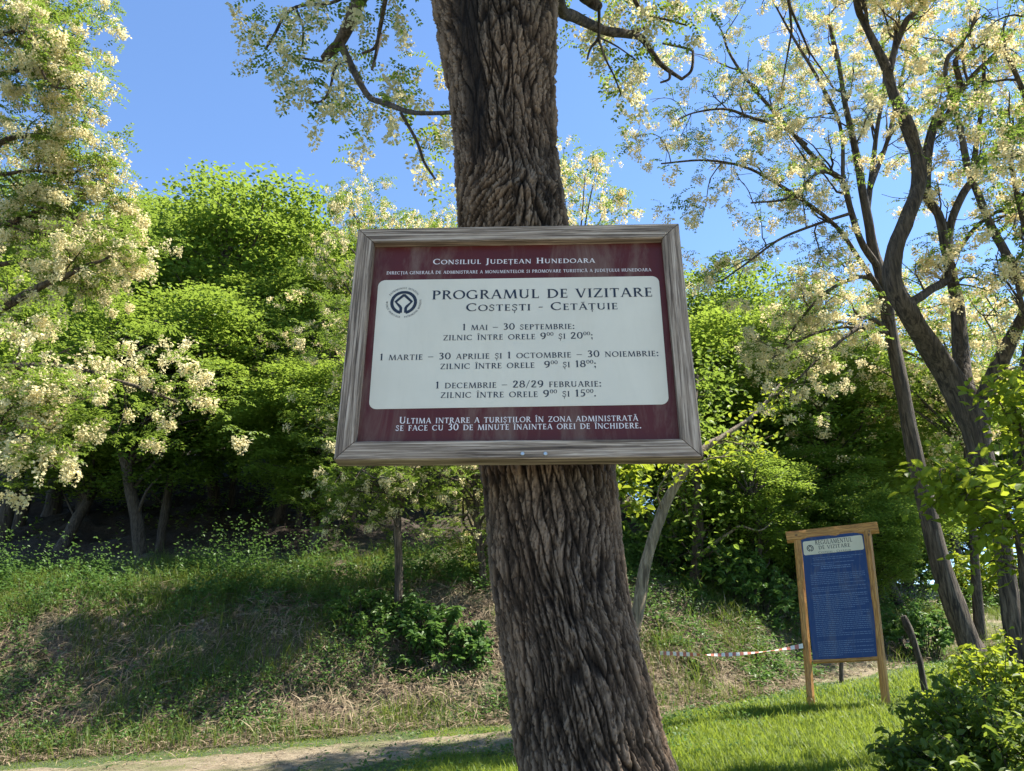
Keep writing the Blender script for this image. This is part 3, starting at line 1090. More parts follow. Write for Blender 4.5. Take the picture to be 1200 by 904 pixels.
def place_sprays(gl, gb, tmpl, P, yaw, size, bloom=1.0, tilt=0.25):
    """sprays at points P; leaves to gl, blossom to gb"""
    P = np.asarray(P, float).reshape(-1, 3)
    n = len(P)
    which = rs.randint(0, len(tmpl), n)
    for w in range(len(tmpl)):
        i = np.where(which == w)[0]
        if not len(i):
            continue
        M = rotmats(yaw[i], rs.randn(len(i)) * tilt, rs.randn(len(i)) * tilt) * (size[i] if np.ndim(size) else np.full(len(i), size))[:, None, None]
        for q, dst in ((tmpl[w][0], gl), (tmpl[w][1], gb)):
            if q is None:
                continue
            keep = np.arange(len(i))
            if dst is gb:
                keep = np.where(rs.rand(len(i)) < bloom)[0]
                if not len(keep):
                    continue
            v, f, a = scatter(q[0], q[1], M[keep], P[i][keep], np.zeros(len(keep)))
            base = np.tile(q[2], len(keep)) + np.repeat(rs.randn(len(keep)) * 0.15, len(q[0]))
            dst.add(v, f, np.clip(base, 0, 1))


def branch(p0, d, L, droop=0.25, wig=0.22, n=7, up=0.0):
    """points of a wandering branch"""
    d = np.asarray(d, float) / np.linalg.norm(d)
    pts = [np.asarray(p0, float)]
    for i in range(n - 1):
        d = d + rs.randn(3) * wig + np.array([0, 0, up - droop * (i / n)])
        d /= np.linalg.norm(d)
        pts.append(pts[-1] + d * L / (n - 1))
    return np.array(pts)


def ramify(wood, limb, radii, tips, n2, len2, n3, len3, t0=0.25, droop=0.25, up=0.12, outw=None, kink=0.22, tipr=0.0035):
    """side branches and twigs of a limb; collects spray points in tips"""
    m = len(limb)
    for k in range(n2):
        t = t0 + (1 - t0) * ((k + rs.rand()) / n2)
        i = min(int(t * (m - 1)), m - 2)
        u = t * (m - 1) - i
        p = limb[i] * (1 - u) + limb[i + 1] * u
        tan = limb[i + 1] - limb[i]
        tan /= np.linalg.norm(tan) + 1e-9
        d = rs.randn(3)
        d -= tan * (d @ tan)
        d = d / np.linalg.norm(d) + tan * 0.75 + np.array([0, 0, 0.25])
        if outw is not None:
            d += np.asarray(outw)
        L = len2 * (0.55 + 0.9 * rs.rand()) * (1.15 - 0.5 * t)
        b = branch(p, d, L, droop, kink, 7, up)
        r0 = min(radii[i] * 0.6, 0.007 + 0.012 * L)
        wood.tube(b, np.linspace(r0, tipr, 7), 5)
        tips.append((b[-1], b[-1] - b[-2]))
        for q in range(n3):
            s = 0.2 + 0.8 * rs.rand()
            j = min(int(s * 6), 5)
            p2 = b[j] + (b[j + 1] - b[j]) * (s * 6 - j)
            d2 = rs.randn(3) + (b[j + 1] - b[j]) / (L / 6) * 0.8
            b2 = branch(p2, d2, len3 * (0.5 + rs.rand()), droop * 1.4, 0.3, 4, 0.05)
            wood.tube(b2, np.linspace(max(r0 * 0.45, tipr), tipr * 0.8, 4), 4)
            tips.append((b2[-1], b2[-1] - b2[-2]))
            tips.append((b2[1], b2[1] - b2[0]))


def limb_px(pts, n=None, wpx=None):
    """rows (px, py, Y, width in px) -> points and radii"""
    P = np.array([np.append(at(a, b, Y), w / 2) for a, b, Y, w in pts])
    P[:, 3] = P[:, 3] / np.array([ppm(q[:3]) for q in P])
    Q = spline(P, n or (len(pts) * 4))
    return Q[:, :3], np.maximum(Q[:, 3], 0.003)


def finish_tree(root, wood, gl, gb, mleaf, mbark, crown="crown"):
    o = np.array(root.location)
    for nm, g, m in (("trunk", wood, mbark), (crown, gl, mleaf), ("blossom_tassels", gb, M_BLOSSOM)):
        if g is not None and g.v:
            g.v = [v - o for v in g.v]
            link(nm, g.mesh(nm, [m], nm == "trunk"), root)


def spray_tips(gl, gb, tmpl, tips, size, bloom=1.0, per=1, jit=0.1):
    P = np.array([t[0] for t in tips])
    D = np.array([t[1] for t in tips])
    P = np.repeat(P, per, 0) + rs.randn(len(P) * per, 3) * jit
    yaw = np.repeat(np.arctan2(D[:, 1], D[:, 0]), per) + rs.randn(len(P)) * 0.8
    place_sprays(gl, gb, tmpl, P, yaw, size * (0.75 + 0.5 * rs.rand(len(P))), bloom)

# ------------------------------------------------------------------ the thick tree's own limbs and crown
wood, gl, gb = Geo(), Geo(), Geo()
top = np.array([float(tXs[-1]), float(TY(tz[-1])), float(tz[-1])])
# low boughs that hang into view left and right of the trunk
low = [
    [(560, -150, 2.5, 60), (500, -110, 2.9, 40), (450, -50, 3.4, 24), (425, -8, 3.8, 18), (412, 22, 3.9, 16), (398, 50, 4.0, 13), (388, 60, 4.0, 12), (379, 69, 4.0, 9)],
    [(398, 50, 4.0, 10), (409, 72, 4.0, 9), (421, 96, 3.9, 8), (434, 115, 3.8, 7), (452, 121, 3.6, 7), (478, 131, 3.3, 6), (502, 133, 3.0, 5), (530, 132, 2.6, 5)],
    [(470, -60, 3.3, 9), (455, -15, 3.6, 6), (446, 30, 3.8, 5), (440, 55, 3.9, 4), (424, 63, 3.9, 3)],
    [(446, 40, 3.8, 5), (440, 66, 3.8, 4), (436, 82, 3.8, 3)],
    [(420, -15, 3.9, 6), (390, 3, 4.1, 4), (352, 7, 4.2, 4), (334, 18, 4.2, 4), (322, 40, 4.2, 3.5), (311, 58, 4.2, 3)],
    [(346, 8, 4.2, 3), (355, 32, 4.2, 2.5), (354, 55, 4.2, 2)],
    [(470, 133, 3.4, 4), (488, 165, 3.4, 4), (497, 190, 3.4, 3.5), (510, 210, 3.4, 3)],
    [(400, 74, 4.0, 4), (392, 80, 4.0, 3.5), (387, 103, 4.0, 3), (378, 118, 4.0, 3), (364, 121, 4.1, 2)],
    [(400, 74, 4.0, 3), (368, 71, 4.1, 3), (345, 68, 4.1, 2), (328, 82, 4.2, 2)],
    [(600, -160, 2.5, 50), (640, -70, 2.7, 28), (656, 8, 3.0, 15), (672, 19, 3.2, 14), (692, 29, 3.4, 12), (712, 37, 3.5, 11), (736, 40, 3.6, 10), (752, 45, 3.7, 8), (762, 59, 3.7, 7), (776, 77, 3.8, 6), (799, 93, 3.9, 4)],
    [(799, 93, 3.9, 3.5), (810, 83, 3.9, 3.5), (812, 65, 3.9, 3.5), (808, 58, 3.9, 3), (776, 51, 3.9, 2.5)],
    [(736, 39, 3.6, 6), (748, 36, 3.6, 6), (757, 32, 3.6, 4)],
    [(785, 85, 3.8, 4), (784, 93, 3.8, 3), (774, 97, 3.8, 2.5)],
    [(670, -60, 3.0, 30), (680, -15, 3.1, 20), (692, 0, 3.2, 16), (702, 9, 3.2, 11)],
    [(702, 9, 3.2, 4), (702, 28, 3.3, 3.5), (701, 45, 3.3, 3.5), (692, 57, 3.3, 3), (688, 70, 3.3, 2)],
    [(701, 45, 3.3, 3), (710, 70, 3.3, 2.5), (720, 90, 3.3, 2), (728, 112, 3.3, 1.6)],
    [(735, -20, 3.7, 7), (748, 8, 3.8, 5), (760, 18, 3.9, 4), (780, 23, 4.0, 3), (805, 30, 4.0, 2)],
    [(702, 44, 3.3, 2.5), (722, 54, 3.4, 2), (745, 70, 3.5, 1.5)],
]
for b in low:
    P, r = limb_px(b)
    wood.tube(P, r, 8)
# what hangs on them
spots = [(300, 8), (306, 12), (312, 38), (300, 42), (322, 32), (335, 55), (345, 58), (308, 72), (316, 80), (300, 78), (312, 100), (306, 104), (322, 66), (352, 20), (362, 8), (372, 14), (368, 30),
         (364, 42), (358, 52), (375, 52), (352, 90), (376, 88), (360, 88), (345, 128), (358, 134), (350, 122), (384, 130), (394, 126), (402, 118), (420, 112), (412, 128), (408, 142), (416, 140), (404, 160),
         (428, 148), (422, 172), (428, 178), (440, 88), (446, 96), (452, 110), (458, 118), (444, 124), (460, 132), (436, 96), (470, 100), (486, 92), (484, 104), (478, 98), (424, 30), (432, 20), (440, 34), (418, 40),
         (430, 52), (456, 36), (460, 48), (452, 22), (444, 12), (408, 70), (416, 66), (424, 74), (432, 62), (492, 162), (498, 176), (506, 190), (514, 180), (520, 194), (488, 178), (518, 160), (415, 10), (405, 24), (396, 20), (520, 228), (530, 236),
         (656, 50), (664, 62), (662, 72), (700, 62), (710, 66), (716, 74), (722, 60), (728, 76), (696, 74), (706, 98), (700, 106), (712, 108), (722, 112), (728, 118), (740, 100), (744, 106), (690, 90), (748, 28), (744, 22), (772, 36), (766, 44), (776, 30),
         (764, 72), (768, 82), (760, 88), (718, 34), (690, 12), (672, 6), (664, 10), (726, 4), (734, 8), (746, 2), (756, 20), (800, 20), (796, 34), (806, 42), (790, 10), (812, 30), (820, 40), (742, 74)]
Ps = []
for (x, y) in spots:
    for q in range(1):
        Ps.append(at(x + rs.randn() * 4, y - 12 + rs.randn() * 4, 4.0 + rs.randn() * 0.25))
Ps = [q for q in Ps if rs.rand() < 0.95]
place_sprays(gl, gb, SPR_HANG, Ps, rs.rand(len(Ps)) * 6.28, 0.62 + 0.25 * rs.rand(len(Ps)), 0.95)
# the crown high above, out of the picture but shading board and trunk
tips = []
for k, (dx, dy, dz, L) in enumerate([(1.2, -0.1, 1.1, 5.0), (0.9, 0.5, 1.9, 5.0), (0.5, 0.8, 1.9, 4.6), (-0.8, -0.8, 1.2, 4.4), (0.7, -1.1, 1.2, 4.6), (0.1, -0.3, 1.6, 5.0), (1.4, -0.35, 1.3, 4.8), (1.2, -0.8, 1.0, 4.6)]):
    P = branch(top - np.array([0, 0, 0.4]), (dx, dy, dz), L, 0.06, 0.12, 10)
    r = np.linspace(0.13, 0.02, 10)
    wood.tube(P, r, 8)
    ramify(wood, P, r, tips, 11, 1.7, 4, 0.7, 0.18)
tips = [t for t in tips if t[0][2] > 2.6 + 1.3 * max(t[0][1], 0)]
spray_tips(gl, gb, SPR_LEAFY, tips, 1.15, 0.8, 3, 0.22)
finish_tree(TREE0, wood, gl, gb, M_LOCUST, M_BARK)
for o in TREE0.children:
    if o.name.startswith("trunk.") or o.name == "trunk.001":
        o.name = "bough"

# ------------------------------------------------------------------ flowering trees at the right
def flowering_tree(label, base, limbs, n2, len2, n3, len3, size, bloom, tmpl, per=2, extra=None, droop=0.22, jit=0.12, outw=None, bark=None, skip=1, group=None, keep=1.0):
    root = empty("flowering_tree", base, label, "tree", group)
    wood, gl, gb, tips = Geo(), Geo(), Geo(), []
    for i, b in enumerate(limbs):
        P, r = limb_px(b)
        wood.tube(P, r, 18 if i < skip else 9, 0.13 if i < skip else 0.06)
        if i >= skip:
            ramify(wood, P, r, tips, n2, len2, n3, len3, 0.2, droop, 0.05, outw)
            tips.append((P[-1], P[-1] - P[-2]))
    if extra is not None:
        for q in extra:
            tips.append((np.asarray(q), np.array([-1, 0, 0.1])))
    tips = [t for t in tips if rs.rand() < keep]
    spray_tips(gl, gb, tmpl, tips, size, bloom, per, jit)
    finish_tree(root, wood, gl, gb, M_LOCUST, bark or M_BARK)
    return root


b1 = hit(1140, 762)
b1 = at(1140, 765, 9.4)
b1[2] = float(H(b1[0], b1[1]))
L1 = [
    [(1150, 790, 9.35, 30), (1138, 757, 9.4, 26), (1119, 712, 9.4, 23), (1100, 655, 9.4, 21), (1083, 580, 9.4, 19), (1067, 510, 9.4, 17), (1054, 440, 9.4, 16), (1043, 385, 9.4, 15), (1036, 335, 9.3, 14), (1024, 295, 9.3, 12), (1016, 250, 9.2, 10), (1008, 205, 9.1, 9)],
    [(1008, 205, 9.1, 9), (1000, 165, 9.0, 8), (990, 120, 8.9, 6), (982, 70, 8.7, 5), (970, 20, 8.5, 4)],
    [(1016, 250, 9.2, 7), (1022, 200, 9.3, 6), (1028, 150, 9.3, 5), (1036, 100, 9.2, 4), (1034, 40, 9.0, 3)],
    [(1034, 320, 9.3, 9), (1010, 285, 9.2, 8), (998, 250, 9.1, 7), (988, 215, 9.0, 7), (972, 202, 8.9, 6), (955, 205, 8.8, 4), (925, 232, 8.6, 3), (880, 238, 8.4, 2)],
    [(972, 202, 8.9, 6), (945, 175, 8.8, 5), (915, 140, 8.6, 4.5), (880, 100, 8.4, 4), (856, 65, 8.2, 3), (845, 35, 8.1, 2)],
    [(1034, 345, 9.3, 7), (1012, 312, 9.1, 6), (982, 268, 8.9, 5), (945, 238, 8.7, 5), (905, 212, 8.5, 4), (870, 195, 8.3, 3), (825, 188, 8.1, 2.5), (775, 192, 7.9, 2)],
    [(945, 170, 8.8, 5), (918, 150, 8.6, 4), (880, 138, 8.4, 3.5), (850, 128, 8.2, 3), (815, 132, 8.0, 2), (795, 140, 7.9, 2)],
    [(1040, 385, 9.4, 6), (1015, 372, 9.2, 5), (1000, 388, 9.0, 4), (960, 420, 8.8, 3), (930, 450, 8.7, 2)],
    [(1042, 392, 9.4, 5), (1022, 386, 9.2, 4), (985, 384, 9.0, 3.5), (945, 395, 8.8, 3), (905, 420, 8.7, 2)],
    [(1030, 330, 9.3, 6), (1005, 325, 9.1, 5), (965, 345, 8.9, 4), (930, 385, 8.7, 3)],
    [(988, 215, 9.0, 5), (985, 150, 9.0, 4), (960, 95, 8.8, 4), (930, 45, 8.6, 3), (905, 0, 8.4, 2)],
    [(998, 250, 9.1, 4), (960, 262, 9, 3.5), (915, 280, 8.8, 3), (880, 305, 8.6, 2.5), (845, 330, 8.5, 2)],
    [(1020, 220, 9.2, 6), (1040, 165, 9.4, 5), (1052, 110, 9.4, 4), (1065, 60, 9.4, 3)],
]
flowering_tree("slim grey trunk leaning left beside the path, crown full of cream blossom", b1, L1, 7, 0.75, 3, 0.34, 0.8, 0.92, SPR_BLOOM, 1, outw=(-0.15, 0, 0), keep=0.80)

b2 = at(1200, 800, 7.0)
b2[2] = float(H(b2[0], b2[1]))
L2 = [
    [(1206, 830, 7.0, 30), (1198, 795, 7.0, 24), (1187, 730, 7.0, 20), (1176, 650, 7.0, 20), (1164, 585, 7.0, 23), (1150, 530, 7.0, 28), (1136, 480, 7.0, 34), (1112, 440, 7.0, 30), (1085, 400, 6.9, 24), (1062, 362, 6.8, 23), (1046, 330, 6.8, 21), (1050, 290, 6.8, 18), (1065, 252, 6.8, 17), (1077, 215, 6.8, 16), (1074, 180, 6.8, 15), (1060, 140, 6.7, 14), (1046, 108, 6.7, 12), (1039, 80, 6.6, 10)],
    [(1139, 488, 7.0, 26), (1129, 445, 7.1, 20), (1125, 400, 7.2, 18), (1121, 355, 7.2, 15), (1114, 318, 7.2, 12), (1108, 290, 7.2, 11), (1100, 252, 7.2, 10), (1087, 232, 7.2, 10), (1087, 195, 7.2, 9), (1092, 160, 7.2, 8), (1104, 128, 7.2, 7)],
    [(1148, 490, 7.0, 26), (1156, 462, 6.9, 21), (1168, 435, 6.8, 19), (1180, 408, 6.7, 17), (1192, 384, 6.6, 15), (1215, 345, 6.4, 12)],
    [(1039, 80, 6.6, 12), (1024, 50, 6.5, 9), (1012, 25, 6.5, 8), (1005, 8, 6.4, 8), (1000, -30, 6.3, 6)],
    [(1042, 84, 6.6, 9), (1050, 55, 6.6, 7), (1062, 25, 6.5, 7), (1076, 10, 6.5, 6), (1095, -25, 6.4, 4)],
    [(1045, 78, 6.6, 5), (1048, 50, 6.6, 4), (1054, 20, 6.6, 3)],
    [(1064, 356, 6.8, 12), (1076, 350, 6.9, 11), (1092, 339, 7.0, 10), (1106, 331, 7.1, 10), (1110, 320, 7.1, 10)],
    [(1112, 326, 7.2, 10), (1112, 280, 7.3, 9), (1116, 256, 7.3, 9), (1128, 228, 7.3, 9), (1140, 208, 7.3, 9), (1144, 170, 7.2, 6), (1152, 112, 7.1, 5), (1153, 60, 7.0, 4)],
    [(1215, 350, 6.4, 12), (1192, 322, 6.5, 11), (1175, 290, 6.6, 10), (1158, 258, 6.7, 9), (1144, 222, 6.8, 8), (1134, 195, 6.8, 8), (1127, 160, 6.8, 7), (1118, 120, 6.8, 6), (1108, 90, 6.8, 5), (1112, 66, 6.8, 5), (1130, 52, 6.8, 4)],
    [(1144, 195, 7.3, 8), (1165, 180, 7.2, 8), (1182, 160, 7.1, 7), (1200, 140, 7.0, 6)],
    [(1104, 128, 7.2, 7), (1125, 105, 7.1, 7), (1120, 70, 7.0, 6), (1142, 62, 7.0, 5), (1136, 40, 7, 4), (1148, 10, 6.9, 3)],
    [(1087, 232, 7.2, 7), (1080, 200, 7.3, 5), (1092, 145, 7.3, 4), (1115, 110, 7.3, 3)],
    [(1100, 150, 7.2, 6), (1135, 95, 7.0, 6), (1170, 60, 6.8, 5), (1190, 35, 6.7, 4)],
    [(1118, 300, 7.2, 6), (1145, 265, 7.0, 5), (1175, 245, 6.8, 4), (1215, 230, 6.6, 3)],
]
flowering_tree("dark forked trunk at the right edge, its left limb curving up in an S", b2, L2, 5, 0.62, 3, 0.30, 0.66, 0.9, SPR_BLOOM, 1, outw=(0.05, 0, 0.1), keep=0.76)

b3 = at(1208, 770, 6.2)
b3[2] = float(H(b3[0], b3[1]))
L3 = [[(1212, 810, 6.2, 22), (1207, 700, 6.2, 19), (1199, 600, 6.2, 17), (1197, 520, 6.2, 16), (1202, 440, 6.2, 15), (1222, 350, 6.2, 18), (1240, 240, 6.2, 14)],
      [(1222, 350, 6.2, 12), (1205, 280, 6.0, 8), (1190, 220, 5.8, 6), (1182, 170, 5.7, 5)],
      [(1235, 260, 6.2, 10), (1222, 180, 6.0, 8), (1200, 110, 5.8, 6), (1178, 60, 5.6, 5)],
      [(1210, 400, 6.2, 8), (1196, 350, 6.0, 5), (1186, 310, 5.9, 4)],
      [(1240, 240, 6.2, 10), (1235, 120, 6, 8), (1215, 30, 5.8, 6), (1190, -20, 5.7, 5)]]
flowering_tree("dark trunk cut by the picture's edge, feathery leaves and white tassels hanging low", b3, L3, 6, 0.6, 3, 0.3, 0.75, 0.7, SPR_NEAR, 1, keep=0.75)

# the big flowering tree whose boughs reach in from the left
b4 = np.array([-6.4, 6.6, 0])
b4[2] = float(H(b4[0], b4[1]))
pxs = lambda P: (600 + F * (P[0]) / ((P - EYE) @ FW), 452 - F * ((P - EYE) @ UP) / ((P - EYE) @ FW))
ox, oy = pxs(b4 + np.array([0.15, 0, 1.2]))
T4 = [(ox, oy + 160, 6.6, 52), (ox + 6, oy, 6.6, 46), (ox + 0, 520, 6.6, 40), (ox + 14, 380, 6.7, 34), (ox + 10, 230, 6.8, 28), (ox + 40, 80, 6.9, 20), (ox + 60, -80, 7, 14)]
sx = ox + 14
L4 = [T4,
      [(sx, 420, 6.7, 22), (-60, 390, 6.9, 15), (0, 362, 7.0, 11), (45, 337, 7.0, 9), (75, 325, 7.0, 7), (100, 312, 7.0, 5), (128, 304, 7.1, 3), (152, 298, 7.2, 2)],
      [(sx, 430, 6.7, 20), (-50, 440, 6.6, 14), (20, 430, 6.5, 10), (85, 432, 6.4, 7), (135, 446, 6.4, 5), (175, 458, 6.4, 4), (208, 472, 6.5, 2)],
      [(sx, 460, 6.7, 16), (-60, 490, 6.3, 11), (-10, 500, 6.1, 8), (30, 515, 6.0, 5), (66, 530, 6.0, 3)],
      [(sx, 330, 6.8, 16), (-60, 290, 7.1, 10), (10, 262, 7.2, 8), (60, 242, 7.2, 6), (90, 230, 7.3, 4), (118, 222, 7.4, 2)],
      [(sx, 260, 6.8, 14), (-50, 200, 6.8, 9), (5, 165, 6.8, 7), (50, 158, 6.8, 5), (98, 155, 6.8, 3)],
      [(ox + 30, 150, 6.8, 14), (-60, 110, 6.6, 9), (0, 88, 6.5, 7), (35, 78, 6.5, 5), (62, 58, 6.5, 4), (92, 48, 6.5, 2)],
      [(ox + 40, 60, 6.8, 12), (-40, 20, 6.6, 8), (10, -5, 6.5, 6), (45, 12, 6.5, 4), (68, 25, 6.5, 2)],
      [(10, 262, 7.2, 6), (50, 276, 7.3, 5), (90, 262, 7.4, 4), (125, 266, 7.5, 3), (150, 272, 7.5, 2)],
      [(-60, 300, 7.1, 9), (0, 310, 7.3, 6), (50, 300, 7.4, 5), (80, 325, 7.5, 3), (100, 345, 7.5, 2)],
      [(-40, 20, 6.6, 6), (0, 40, 6.4, 5), (30, 38, 6.3, 4), (55, 95, 6.3, 3), (80, 105, 6.4, 2)],
      [(-50, 200, 6.8, 7), (-5, 205, 7.0, 5), (40, 200, 7.1, 4), (80, 205, 7.2, 3), (100, 195, 7.2, 2)],
      [(-50, 440, 6.6, 7), (0, 462, 6.3, 5), (50, 470, 6.2, 4), (90, 480, 6.2, 3)],
      ]
flowering_tree("flowering tree reaching in past the left picture edge, cream tassels over the bank", b4, L4, 8, 0.42, 3, 0.24, 0.80, 0.75, SPR_NEAR, 1, outw=(0.0, 0, 0))


# ------------------------------------------------------------------ woodland on the slope
def crown_tree(name, seed, Ht, Rad, z0, ml, mb, leaf, ncl, nper, layered=0.3, label="", bloom=False, fork=False):
    """a free-standing template: trunk, limbs and a crown of many leaf clumps; unit position at the origin"""
    global rs
    keep, rs = rs, np.random.RandomState(seed)
    root = empty(name, (0, 0, 0), label, "tree")
    wood, g, gb = Geo(), Geo(), Geo()
    tr = branch((0, 0, -0.4), (rs.randn() * 0.08, rs.randn() * 0.08, 1), Ht * 0.74, 0, 0.05, 10)
    wood.tube(tr, np.linspace(0.17, 0.03, 10) * (Ht / 11), 9, 0.06)
    cz_ = (z0 + Ht) / 2
    hz = (Ht - z0) / 2
    cl = []
    for k in range(ncl):
        d = rs.randn(3)
        d /= np.linalg.norm(d)
        d[2] = d[2] * 0.9 + 0.12
        rf = (0.45 + 0.55 * rs.rand() ** 0.6)
        bump_ = 0.8 + 0.42 * vnoise(np.array([math.atan2(d[1], d[0]) * 1.7 + seed]), np.array([d[2] * 2.6 + seed]), seed)[0]
        prof = 1.0 if d[2] > 0 else 0.85
        cl.append(np.array([d[0] * Rad * rf * bump_ * prof, d[1] * Rad * rf * bump_ * prof, cz_ + d[2] * hz * rf * (0.85 + 0.2 * rs.rand())]))
    cl = np.array(cl)
    for k in range(0, ncl, 4):
        c = cl[k]
        zt = np.clip(c[2] - 0.5 * np.hypot(c[0], c[1]) - 0.3, z0 * 0.6, Ht * 0.66)
        i = np.clip(int((zt + 0.4) / (Ht * 0.74) * 9), 0, 8)
        mid = (tr[i] + c) / 2 + np.array([0, 0, 0.25]) + rs.randn(3) * 0.12
        b = spline([tr[i], mid, c], 7)
        wood.tube(b, np.linspace(0.05, 0.012, 7), 5)
    for c in cl:
        out = math.atan2(c[1], c[0])
        rad = Rad * (0.15 + 0.15 * rs.rand())
        n = int(nper * (0.6 + 0.8 * rs.rand()))
        a, r = rs.rand(n) * 6.28, np.sqrt(rs.rand(n))
        loc = np.stack([r * np.cos(a) * rad, r * np.sin(a) * rad, rs.randn(n) * rad * layered * 0.6], -1)
        loc[:, 2] -= 0.25 * r * r * rad + 0.25 * (loc[:, 0] * math.cos(out) + loc[:, 1] * math.sin(out))
        if bloom:
            m = max(3, n // 26)
            place_sprays(g, gb, SPR_FAR, c + loc[:m] * 1.05, rs.rand(m) * 6.28, 0.8 + 0.3 * rs.rand(m), bloom)
        else:
            ln = leaf * (0.7 + 0.6 * rs.rand(n))
            v, f, at_ = leafset(n, LEAF4, c + loc, ln, np.full(n, 0.72), rs.rand(n) * 6.28, 0.25 + rs.randn(n) * 0.4, rs.randn(n) * 0.5,
                                np.clip(0.45 + rs.randn() * 0.25 + rs.randn(n) * 0.22, 0, 1))
            g.add(v, f, at_)
    finish_tree(root, wood, g, gb, ml, mb)
    rs = keep
    root["ht"] = Ht
    return root


tplA = crown_tree("broadleaf_tree", 101, 11, 3.0, 3.2, M_MAPLE, M_BARKD, 0.115, 290, 190, 0.5)
tplB = crown_tree("broadleaf_tree", 102, 11, 2.7, 2.8, M_MAPLE, M_BARKD, 0.11, 280, 170, 0.55)
tplC = crown_tree("broadleaf_tree", 103, 11, 2.9, 3.6, M_WOODLEAF, M_BARKD, 0.11, 260, 170, 0.5)
tplF = crown_tree("flowering_tree", 104, 11, 2.6, 3.4, M_LOCUST, M_BARK, 0.1, 120, 110, 0.5, bloom=0.95)
tplG = crown_tree("flowering_tree", 105, 11, 2.4, 2.6, M_LOCUST, M_BARK, 0.1, 120, 100, 0.5, bloom=0.45)
tplM = crown_tree("broadleaf_tree", 106, 11, 2.6, 1.6, M_MAPLE, M_BARKD, 0.105, 300, 190, 0.5)
for t in (tplA, tplB, tplC, tplF, tplG, tplM):
    del t["ht"]
used = {}


def plant(tpl, px, py_top, Y, wide, label, group=None, rz=None):
    """a tree whose crown top is seen at (px, py_top), standing Y metres ahead"""
    P = at(px, py_top, Y)
    z0 = float(H(P[0], P[1]))
    h = max((P[2] - z0) / 11.0, 0.25)
    w = wide / 5.6
    rz = rs.rand() * 6.28 if rz is None else rz
    if tpl.name not in used:
        used[tpl.name] = 1
        tpl.location, tpl.rotation_euler, tpl.scale = (P[0], P[1], z0), (0, 0, rz), (w, w, h)
        tpl["label"] = label
        if group:
            tpl["group"] = group
        return tpl
    return copy_thing(tpl, (P[0], P[1], z0), rz, (w, w, h), label, group)


plant(tplA, 305, 226, 20.0, 6.6, "tall bright green dome-shaped tree rising highest above the left wood")
plant(tplM, 222, 335, 16.0, 5.2, "lower light green tree with layered sprays in front of the tall dome-shaped tree")
plant(tplM, 352, 318, 18.5, 5.2, "rounded light green tree between the dome-shaped tree and the board's upper left corner")
plant(tplM, 120, 385, 16.5, 5.0, "light green tree half hidden under the boughs that reach in from the left")
plant(tplA, 30, 330, 18.0, 5.6, "broad green tree at the left edge behind the reaching boughs")
plant(tplM, 380, 420, 15.5, 3.8, "low bright tree beside the board's left edge, over the dark gap")
plant(tplA, 830, 372, 17.5, 5.0, "broad bright green tree just right of the board")
plant(tplA, 960, 420, 17.0, 5.0, "bright green tree directly above the blue notice board")
plant(tplM, 872, 548, 14.0, 2.6, "small bright tree left of the blue notice board's top")
plant(tplM, 1003, 585, 14.5, 2.4, "small bright tree right behind the blue notice board's top corner")
plant(tplA, 938, 520, 16.0, 3.2, "light green tree rising just above the blue notice board")
plant(tplB, 200, 236, 23.0, 5.2, "dark green tree just left of the tall dome-shaped tree")
plant(tplF, 440, 200, 17.5, 3.4, "pale flowering tree standing up just left of the board's upper corner")
plant(tplG, 395, 330, 16.5, 3.6, "half-flowering tree between the dome-shaped tree and the board's left edge")
plant(tplF, 672, 172, 17.0, 3.6, "cream flowering tree whose top shows between the thick trunk and the board's right corner")
plant(tplF, 540, 232, 19.0, 3.2, "flowering tree mostly hidden behind the thick trunk")
plant(tplB, 100, 250, 20.0, 5.0, "dark tree behind the boughs that reach in from the left")
plant(tplC, 40, 215, 22.0, 5.0, "dark tree at the left edge of the wood")
plant(tplC, 350, 300, 24.0, 5.0, "mid-green tree set back right of the dome-shaped tree")
plant(tplB, 850, 318, 20.0, 5.0, "dark leafy tree right of the board, above the curved pale trunk")
plant(tplG, 930, 330, 16.0, 4.4, "half-flowering tree above the blue notice board")
plant(tplM, 905, 372, 22.0, 5.0, "dense dark green tree behind the half-flowering one right of the board")
plant(tplM, 1010, 405, 19.0, 5.0, "dense green tree filling the gap left of the slim leaning trunk")
plant(tplB, 1105, 430, 27.0, 5.5, "green tree behind the forked trunk, beyond the path")
plant(tplG, 1185, 345, 26.0, 5.0, "half-flowering tree at the right edge beyond the path")
plant(tplF, 1060, 300, 15.0, 3.6, "cream flowering tree behind the slim leaning trunk")
plant(tplM, 770, 420, 19.0, 4.6, "shaded green tree low behind the board's right edge")
GB = "dark trees of the wood behind the front row"
LB = "one of the dark trees deep in the wood above the bank"
for (px, py, Y, w, t) in [(-60, 240, 27, 6, tplC), (30, 270, 29, 6, tplB), (130, 268, 30, 6, tplC), (225, 262, 30, 6, tplB), (330, 275, 31, 6, tplC), (420, 285, 27, 6, tplB), (500, 300, 24, 5, tplC), (590, 300, 26, 6, tplB), (690, 330, 25, 6, tplC),
                         (760, 345, 28, 6, tplB), (960, 400, 28, 6, tplB), (60, 400, 22, 5, tplC), (160, 410, 24, 5, tplC), (265, 420, 25, 5, tplB), (370, 420, 24, 5, tplC), (460, 420, 21, 4.6, tplB), (-30, 380, 19, 5, tplB), (560, 420, 21, 5, tplC), (650, 430, 22, 5, tplB)]:
    plant(t, px, py, Y, w, LB, GB)
GR = "trees on the ridge beyond the path"
LR = "one of the small trees on the ridge beyond the path"
